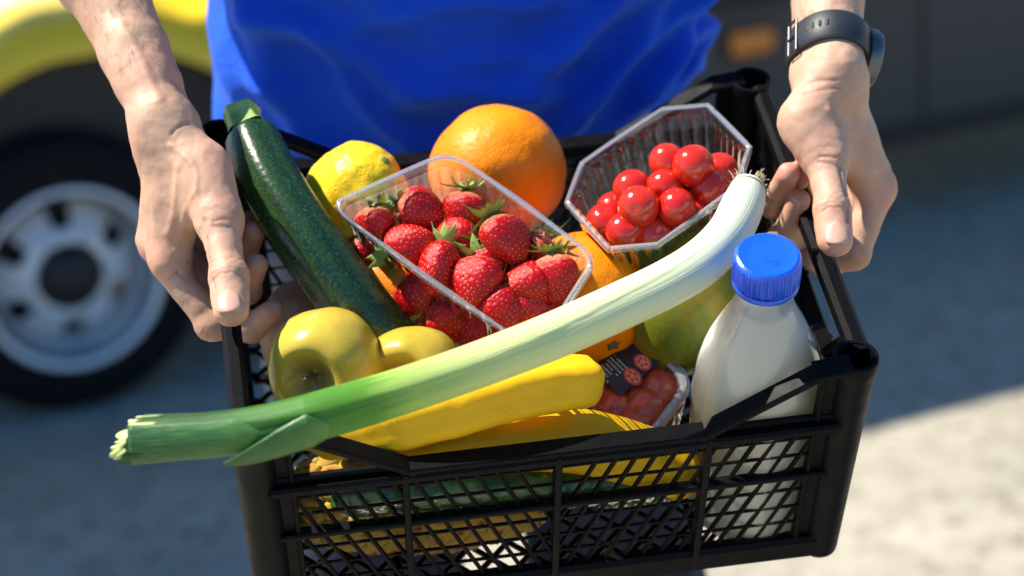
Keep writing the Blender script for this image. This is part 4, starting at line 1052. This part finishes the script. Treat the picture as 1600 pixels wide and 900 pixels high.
# tomatoes
tm_me = ball(1, 40, lambda TH, T, R, Z: (R*(1+.012*np.cos(4*TH)), Z*(1-.10*np.exp(-((1-T)/.07)**2))), 'tomato', .97)
tom = [(1042, 252, .197, .0128), (1083, 259, .203, .0142), (988, 295, .186, .0128), (1038, 293, .190, .0128), (998, 323, .190, .0138), (1057, 324, .190, .0136), (1110, 297, .190, .0138),
       (946, 347, .170, .0126), (977, 362, .176, .0134), (1022, 366, .172, .0132), (1092, 330, .176, .0130), (960, 328, .165, .0128), (1070, 286, .176, .013), (1020, 335, .166, .013), (1125, 268, .178, .0128), (1035, 400, .158, .0128), (985, 395, .155, .0126), (1130, 320, .166, .013)]
tl = ['highest cherry tomato of the open tray, at the back right', 'cherry tomato behind the highest one of the open tray']
desc = ['cherry tomato touching the left of the highest tomato', 'highest and largest cherry tomato in the open tray', 'cherry tomato at the left back of the pile in the open tray', 'cherry tomato in the middle of the pile in the open tray', 'large glossy cherry tomato at the left front of the open tray', 'large glossy cherry tomato front centre, below the highest one', 'rightmost cherry tomato at the upper edge of the pile, beside the leek root',
        'leftmost cherry tomato, low in the corner of the open tray', 'cherry tomato at the front left rim of the open tray', 'cherry tomato behind the front rim, centre of the open tray', 'cherry tomato under the leek side of the open tray']
for i, (x, y, z, r) in enumerate(tom):
    o = link('cherry_tomato', tm_me, MAT['tomato'], M=frame(at(x, y, z), axis(37*i, 20+13*(i % 5)), 30*i, r*(.96+.07*((i*7) % 5)/4)))
    tag(o, desc[i] if i < len(desc) else 'cherry tomato buried at the bottom of the open tray', 'tomato', 'cherry tomatoes in the open tray' if i < len(desc) else 'buried cherry tomatoes in the open tray')

tm_pack = ball(1, 40, None, 'pack_tomato', .95)
# strawberries
def straw_mesh(seed):
    r0 = random.Random(seed); k, n = 52, 64
    ts = np.linspace(0, 1, k)
    base = np.interp(ts, [0, .02, .08, .18, .32, .5, .68, .84, .94, .985, 1], [0, .16, .33, .43, .47, .44, .35, .22, .115, .045, 0])
    base = np.convolve(np.pad(base, 2, 'edge'), [.1, .2, .4, .2, .1], 'valid'); base[0] = base[-1] = 0
    th = np.arange(n)/n*2*math.pi
    ax_ = 1+r0.uniform(-.08, .12); rr = base[:, None]*(1+.07*np.sin(2*th+r0.random()*6)[None]*np.sin(ts*3)[:, None]+.04*np.sin(3*th+r0.random()*6)[None])
    X = rr*np.cos(th)*ax_; Y = rr*np.sin(th)/ax_; Z = np.repeat(ts[:, None], n, 1)-.06*np.exp(-(rr/.16)**2)*(ts[:, None] < .3)
    Pm = np.stack([X, Y, Z], -1)
    # seed spiral
    sp = []; N = 190
    for i in range(N):
        t = .07+.87*((i+.5)/N)**.93; a = i*2.39996+r0.uniform(-.1, .1); sp.append((t, a))
    def surf(t, a):
        fi = t*(k-1); i = min(int(fi), k-2); fr = fi-i; fj = (a/(2*math.pi)*n) % n; j = int(fj); g = fj-j; j2 = (j+1) % n
        return (Pm[i, j]*(1-fr)*(1-g)+Pm[i+1, j]*fr*(1-g)+Pm[i, j2]*(1-fr)*g+Pm[i+1, j2]*fr*g)
    S = np.array([surf(*q) for q in sp]); v = Pm.reshape(-1, 3)
    me = new_mesh('strawberry', v, grid_faces(k, n), True, {'u': np.repeat(ts, n)})
    no = np.empty(len(v)*3, np.float32); me.vertices.foreach_get('normal', no); no = no.reshape(-1, 3)
    D = ((v[:, None]-S[None])**2).sum(2).min(1); v2 = v-no*(.020*np.exp(-D/.028**2))[:, None]
    me.vertices.foreach_set('co', v2.astype(np.float32).ravel()); me.update()
    m = MB()
    for (t, a), p_ in zip(sp, S):
        e = .01; tu = nrm(surf(min(t+e, 1), a)-surf(max(t-e, 0), a)); tv = nrm(surf(t, a+.05)-surf(t, a-.05)); nn = nrm(np.cross(tv, tu)); 
        if nn@(p_-np.array([0, 0, .45])) < 0: nn = -nn
        c = p_-nn*.012; L, w, h = .017, .0095, .008
        m.add([c+tu*L, c+tv*w, c-tu*L, c-tv*w, c+nn*h], [(0, 1, 4), (1, 2, 4), (2, 3, 4), (3, 0, 4)])
    ms = new_mesh('seeds', m.v, m.f, True)
    # calyx
    vv, ff = [], []; ns = r0.choice((8, 9, 10))
    for s_ in range(ns):
        a = s_/ns*6.283+r0.uniform(-.15, .15); L = r0.uniform(.38, .58); curl = r0.uniform(-.05, .34); b = len(vv)
        for i in range(7):
            t = i/6; w = .125*math.sin(min(1, t*1.05+.12)*math.pi)**.7*(1-t*.5)
            rr_ = .03+L*t; z_ = -.055+.10*t*t-curl*t**2*1.6+.01*math.sin(t*7+s_)
            for j in (-1, 0, 1):
                x_, y_ = rr_, j*w; vv.append((x_*math.cos(a)-y_*math.sin(a), x_*math.sin(a)+y_*math.cos(a), z_-.025*abs(j)))
        for i in range(6):
            for j in range(2): q0 = b+i*3+j; ff.append((q0, q0+1, q0+4, q0+3))
    L = r0.uniform(.10, .30); b = len(vv)
    for i in range(5):
        for j in range(6): vv.append((.030*math.cos(j*1.047)+.03*i*i*.12, .030*math.sin(j*1.047), -.05-L*i/4))
    for i in range(4):
        for j in range(6): ff.append((b+i*6+j, b+i*6+(j+1) % 6, b+(i+1)*6+(j+1) % 6, b+(i+1)*6+j))
    ff.append(tuple(b+24+j for j in range(6)))
    return me, ms, new_mesh('calyx', vv, ff, True)
SM = [straw_mesh(s) for s in (1, 2, 3, 4, 5)]
# centre px, py, height, length, tip direction in the picture, tilt towards viewer
ST_ = [(586, 357, 0.1700, 0.0316, 80, 5, 'small strawberry in the left corner of the tray with leaves on top'),
       (658, 326, 0.1770, 0.0335, 15, 10, 'strawberry at the back left with its leafy cap turned left'),
       (641, 383, 0.1710, 0.0353, -25, 20, 'long strawberry with its tip pointing to the back right, left side of the tray'),
       (725, 336, 0.1750, 0.0335, 95, 10, 'dark strawberry at the back wall of the tray, cap up'),
       (712, 371, 0.1700, 0.0307, 170, 25, 'strawberry in the middle of the second row, cap hidden behind green leaves'),
       (793, 378, 0.1810, 0.0409, 58, 18, 'largest strawberry, back right, with upright leafy cap'),
       (684, 422, 0.1720, 0.0400, 105, 42, 'strawberry with a pale yellowish shoulder left of the centre'),
       (765, 415, 0.1660, 0.0335, 80, 10, 'strawberry half hidden behind the front centre one'),
       (744, 444, 0.1710, 0.0381, 98, 36, 'front centre strawberry with its tip pointing down at the viewer'),
       (823, 447, 0.1670, 0.0335, 170, 25, 'strawberry at the right with its leafy cap facing the viewer'),
       (868, 437, 0.1710, 0.0353, 84, 12, 'rightmost strawberry with a small green cap on top'),
       (785, 487, 0.1600, 0.0344, 65, 28, 'strawberry at the near edge of the tray just above the leek'),
       (612, 432, 0.1400, 0.0335, 150, 20, 'lower-layer strawberry at the left wall of the tray beside the zucchini'), (655, 468, 0.1380, 0.0353, 75, 20, 'lower-layer strawberry behind the tray wall above the half-hidden apple'), (705, 505, 0.1340, 0.0353, 20, 20, 'lower-layer strawberry behind the tray wall just left of the leek'), (760, 400, 0.1430, 0.0335, 200, -10, None), (690, 385, 0.1430, 0.0335, 60, 0, None), (690, 352, .1660, .0310, 40, 15, 'small strawberry wedged between the two at the back left'), (838, 402, .1620, .0320, 110, 10, 'strawberry low behind the right pair, under the largest one'), (815, 482, .1580, .0330, 150, 25, 'strawberry at the right end of the near edge, half behind the leek'), (850, 490, 0.1460, 0.0316, 60, 20, None), (575, 400, 0.1460, 0.0298, 40, 10, 'lower-layer strawberry under the small corner one, nearest the lemon'), (745, 520, 0.1330, 0.0335, 120, 15, None)]
rng = random.Random(11)
for i, (x, y, z, L, an, ti_, lb) in enumerate(ST_):
    me, ms, mcx = SM[i % 5]; ax_ = axis(an, ti_); c = at(x, y, z)-ax_*L*.46
    o = link('strawberry', me, MAT['strawberry'], M=frame(c, ax_, rng.uniform(0, 360), L)@Matrix.Diagonal((rng.uniform(.80, 1.08), rng.uniform(.80, 1.08), rng.uniform(.92, 1.08), 1)))
    tag(o, lb or 'strawberry in the lower layer seen through the clear tray wall', 'strawberry', 'strawberries in the tray' if lb else 'lower strawberries in the tray')
    tag(link('seeds', ms, MAT['strawberry_seed'], o), kind='stuff')
    link('calyx', mcx, MAT['calyx'], o)

# ---------------------------------------------------------------- milk bottle
b0, b1 = at(1168, 782, .010), at(1200, 398, .243); bd = nrm(b1-b0); BL = np.linalg.norm(b1-b0)
BM = frame(b0, bd, 0)@Matrix.Diagonal((.98, .98, BL/.2515, 1))
prof = [(0, .006), (.020, .004), (.036, .001), (.0405, .004), (.0425, .012), (.0428, .030), (.0428, .105), (.0424, .125), (.0405, .145), (.0365, .163), (.0305, .180), (.0245, .194), (.0200, .205), (.0180, .212), (.0172, .219), (.0172, .224), (.0188, .2255), (.0188, .2275), (.0172, .229), (.0172, .240)]
pp = spline(prof, 120)
bottle = link('milk_bottle', lathe(pp, 72, None, 'milk_bottle'), MAT['bottle_shell'], M=BM)
tag(bottle, 'clear plastic bottle full of milk with a blue screw cap', 'bottle')
mp = [(max(0, r-.0011), z+.0008) for r, z in prof if z < .207]; mp[0] = (1e-5, .007); mp += [(.0175, .2065), (.0168, .2085), (1e-5, .2085)]
link('milk', lathe(spline(mp, 110).clip(1e-5, 1), 72, None, 'milk'), MAT['milk'], bottle)
# cap with knurls, tamper ring
kn = lambda TH, T, R, Z: (R*(1+np.where((Z > .231) & (Z < .249) & (R > .018), .022*np.sign(np.sin(54*TH)), 0)), Z)
cap = link('cap', lathe([(1e-5, .2512), (.010, .2512), (.0150, .2512), (.0168, .2516), (.0182, .2518), (.0196, .2510), (.0206, .2492), (.0209, .2470), (.0209, .2320), (.0206, .2312), (.0190, .2310), (.0178, .2320)], 216, kn, 'cap'), MAT['blue_cap'], bottle); sharp(cap, 30)
ring = link('tamper_ring', lathe([(.0178, .2300), (.0206, .2300), (.0209, .2292), (.0209, .2262), (.0205, .2255), (.0178, .2255)], 72), MAT['blue_cap'], bottle); sharp(ring, 40)
m = MB(); rr_ = random.Random(3)
for row in range(3):
    x_ = -.001
    while x_ < .0095:
        w_ = rr_.uniform(.0006, .0016)
        if rr_.random() < .8: m.box((x_, -.0050+row*.0018-.0005, .2512), (x_+w_, -.0050+row*.0018+.0005, .25135+.00004*row))
        x_ += w_+.0005
m.build('embossed_code', MAT['blue_cap'], cap, M=Matrix.Rotation(rad(8), 4, 'Z'))

# ---------------------------------------------------------------- second tomato pack, with printed film, under the orange
PB = [at(880, 600, .094), at(1000, 530, .112), at(1068, 600, .108), at(985, 706, .088)]
pack, pcen, pnrm = tray('tomato_pack', PB, .045, .14, rloop(360, .2), 30, 'clear sealed pack of tomatoes with black printed label between bananas and bottle', cat='pack', lipw=.007)
Ap, Bp, Cp, Dp = PB
def PQ(u, v, h): return Ap*(1-u)*(1-v)+Bp*u*(1-v)+Cp*u*v+Dp*(1-u)*v+pnrm*h
ng = 24; fv = [PQ(.02+.96*i/(ng-1), .02+.96*j/(ng-1), .0016+.0012*math.sin(i*.9+j*.5)*math.sin(j*.35)) for i in range(ng) for j in range(ng)]
link('film_lid', new_mesh('film_lid', fv, grid_faces(ng, ng, False)), MAT['film'], pack)
def patch(name, u0, u1, v0, v1, h, mat, n=6): return link(name, new_mesh(name, [PQ(u0+(u1-u0)*i/(n-1), v0+(v1-v0)*j/(n-1), h+.0012*math.sin((u0+(u1-u0)*i/(n-1))*20)*.0) for i in range(n) for j in range(n)], grid_faces(n, n, False)), MAT[mat], pack)
lab = patch('printed_label', .36, .99, .02, .52, .0036, 'label_black')
def disc(u, v, r, h, mat, name):
    vv = [PQ(u+r*math.cos(a)*.62, v+r*math.sin(a), h) for a in np.arange(28)/28*2*math.pi]; return link(name, new_mesh(name, vv, [tuple(range(28))]), MAT[mat], lab)
for (u, v) in ((.82, .37), (.62, .44)):
    disc(u, v, .140, .0041, 'print_red', 'printed_tomato'); disc(u, v, .108, .0044, 'print_pale', 'printed_flesh')
    for k_ in range(5): a = k_*1.2566; disc(u+.04*math.cos(a), v+.065*math.sin(a), .030, .0047, 'print_red', 'printed_seed')
m = MB()
for row in range(7):
    x_ = .06
    while x_ < .30:
        w_ = rr_.uniform(.01, .035)
        if rr_.random() < .8:
            u_ = .36+row*.045; q_ = [PQ(u_, x_, .0042), PQ(u_+.016, x_, .0042), PQ(u_+.016, x_+w_, .0042), PQ(u_, x_+w_, .0042)]; m.add(q_, [(0, 1, 2, 3)])
        x_ += w_+.012
m.build('small_print', MAT['print_white'], lab)
for i, (u, v, h, r) in enumerate(((.26, .50, -.0165, .0195), (.22, .78, -.017, .020), (.50, .72, -.0165, .0195), (.76, .66, -.018, .0185), (.20, .22, -.018, .019), (.55, .35, -.021, .019))):
    o = link('cherry_tomato', tm_pack, MAT['tomato_orange'], M=frame(PQ(u, v, h), axis(50*i, 40), 0, r)); tag(o, 'tomato inside the sealed pack with the black label', 'tomato', 'tomatoes in the sealed pack')

# ---------------------------------------------------------------- pineapple lying at the left end
pa = np.array([-.160, -.090, .056]); pb = np.array([.0, -.092, .043]); pd = nrm(pb-pa); PLn = np.linalg.norm(pb-pa)
PM = frame(pa, pd, 0); pine = link('pineapple', None, None, M=PM)
tag(pine, 'golden pineapple lying on the crate floor at the left, seen through the mesh', 'pineapple')
rp = lambda t: .0385*(math.sin(math.pi*(.10+.80*t))**.45)
link('core', lathe([(1e-5, 0)]+[(rp(t)-.0035, t*PLn) for t in np.linspace(0, 1, 24)]+[(1e-5, PLn)], 48), MAT['pine_core'], pine)
# one eye: hexagonal cushion with a dry spike
vv, ff, uu_ = [], [], []
for i, (r_, z_, u_) in enumerate(((1.0, -.25, 1.0), (.97, .05, .95), (.80, .24, .7), (.55, .33, .45), (.25, .36, .15), (.06, .46, 0))):
    for j in range(12):
        a = j/12*6.283; hexr = r_*(.94+.06*math.cos(6*a)); vv.append((hexr*math.cos(a), hexr*math.sin(a)*.92, z_-.08*math.cos(a)*(r_ < .6))); uu_.append(u_)
for i in range(5):
    for j in range(12): ff.append((i*12+j, i*12+(j+1) % 12, (i+1)*12+(j+1) % 12, (i+1)*12+j))
vv.append((.22, 0, .40)); uu_.append(0); ff += [(60+j, 60+(j+1) % 12, 72) for j in range(12)]
eye = new_mesh('eye', vv, ff, True, {'u': uu_}); eye.materials.append(MAT['pine_eye'])
rows, per = 12, 14
for i in range(rows):
    for j in range(per):
        t = (i+.5)/rows; a = (j+.5*(i % 2)+.18*i)/per*2*math.pi; r_ = rp(t)-.002; R1 = 2*math.pi*r_/per*.60; R2 = PLn/rows*.66
        n_ = Vector((math.cos(a), math.sin(a), (rp(t-.05)-rp(t+.05))/(.1*PLn))).normalized(); z_ = Vector((0, 0, 1)); x_ = (z_-n_*n_.dot(z_)).normalized(); y_ = n_.cross(x_)
        M_ = Matrix([[x_[k]*R2, y_[k]*R1, n_[k]*.0080, (math.cos(a)*r_, math.sin(a)*r_, t*PLn)[k]] for k in range(3)]+[[0, 0, 0, 1]])
        o = bpy.data.objects.new('eye', eye); col.objects.link(o); o.parent = pine; o.matrix_basis = M_
# short crown squeezed against the crate's end
rng = random.Random(8)
for i in range(16):
    a = i*2.4; r_ = .004+.016*(i/16); L = rng.uniform(.030, .052); out_ = .25+.5*i/16
    vv, ff = [], []
    for k_ in range(8):
        t = k_/7; w = .0075*(1-t)**.6+.0004; z_ = -.002-L*t*.75+.006*t*t; rr2 = r_+L*out_*t*(.4+.9*t)
        for j in (-1, 0, 1): x_, y_ = rr2+.0022*abs(j), j*w; vv.append((x_*math.cos(a)-y_*math.sin(a), x_*math.sin(a)+y_*math.cos(a), max(z_, -.022)))
    for k_ in range(7):
        for j in range(2): q0 = k_*3+j; ff.append((q0, q0+1, q0+4, q0+3))
    o = link('crown_leaf', new_mesh('crown_leaf', vv, ff), MAT['pine_leaf'], pine); s_ = o.modifiers.new('solid', 'SOLIDIFY'); s_.thickness = .0012

# cucumbers in clear wrap along the front
for i, (q0, q1, lb) in enumerate((((-.140, -.1235, .094), (.085, -.1225, .066), 'film-wrapped cucumber along the front mesh under the bananas'),)):
    P = spline([q0, (np.array(q0)*.65+np.array(q1)*.35+[0, .002, .003]), (np.array(q0)*.3+np.array(q1)*.7+[0, .001, .002]), q1], 60)
    R = np.interp(np.linspace(0, 1, 60), [0, .03, .1, .5, .9, .97, 1], [.006, .011, .0132, .0140, .0132, .010, .004])
    o = link('cucumber', lump(sweep(P, R, 40, lambda th, t: 1+.03*np.cos(6*th), name='cucumber'), .0012, 60, i), MAT['cucumber']); tag(o, lb, 'cucumber')
    link('film_wrap', lump(lump(sweep(P, R+.0013, 60, lambda th, t: 1+.02*np.sin(5*th+30*t)+.02*np.sin(23*t+2*th), name='film_wrap'), .0016, 120, i+3), .001, 260, i), MAT['film'], o)
# potatoes below the apples
for i, (x, y, z, L, an, lb) in enumerate(((464, 512, .100, .026, 100, 'beige potato between the apple and the fingers, shaded by the crate mesh'), (700, 480, .070, .036, 20, 'potato at the bottom of the crate below the strawberry tray'))):
    o = link('potato', lump(ball(L, 48, None, 'potato', 1.25), .004, 26, i), MAT['potato'], M=frame(at(x, y, z), axis(an, 20))); tag(o, lb, 'potato', 'potatoes')
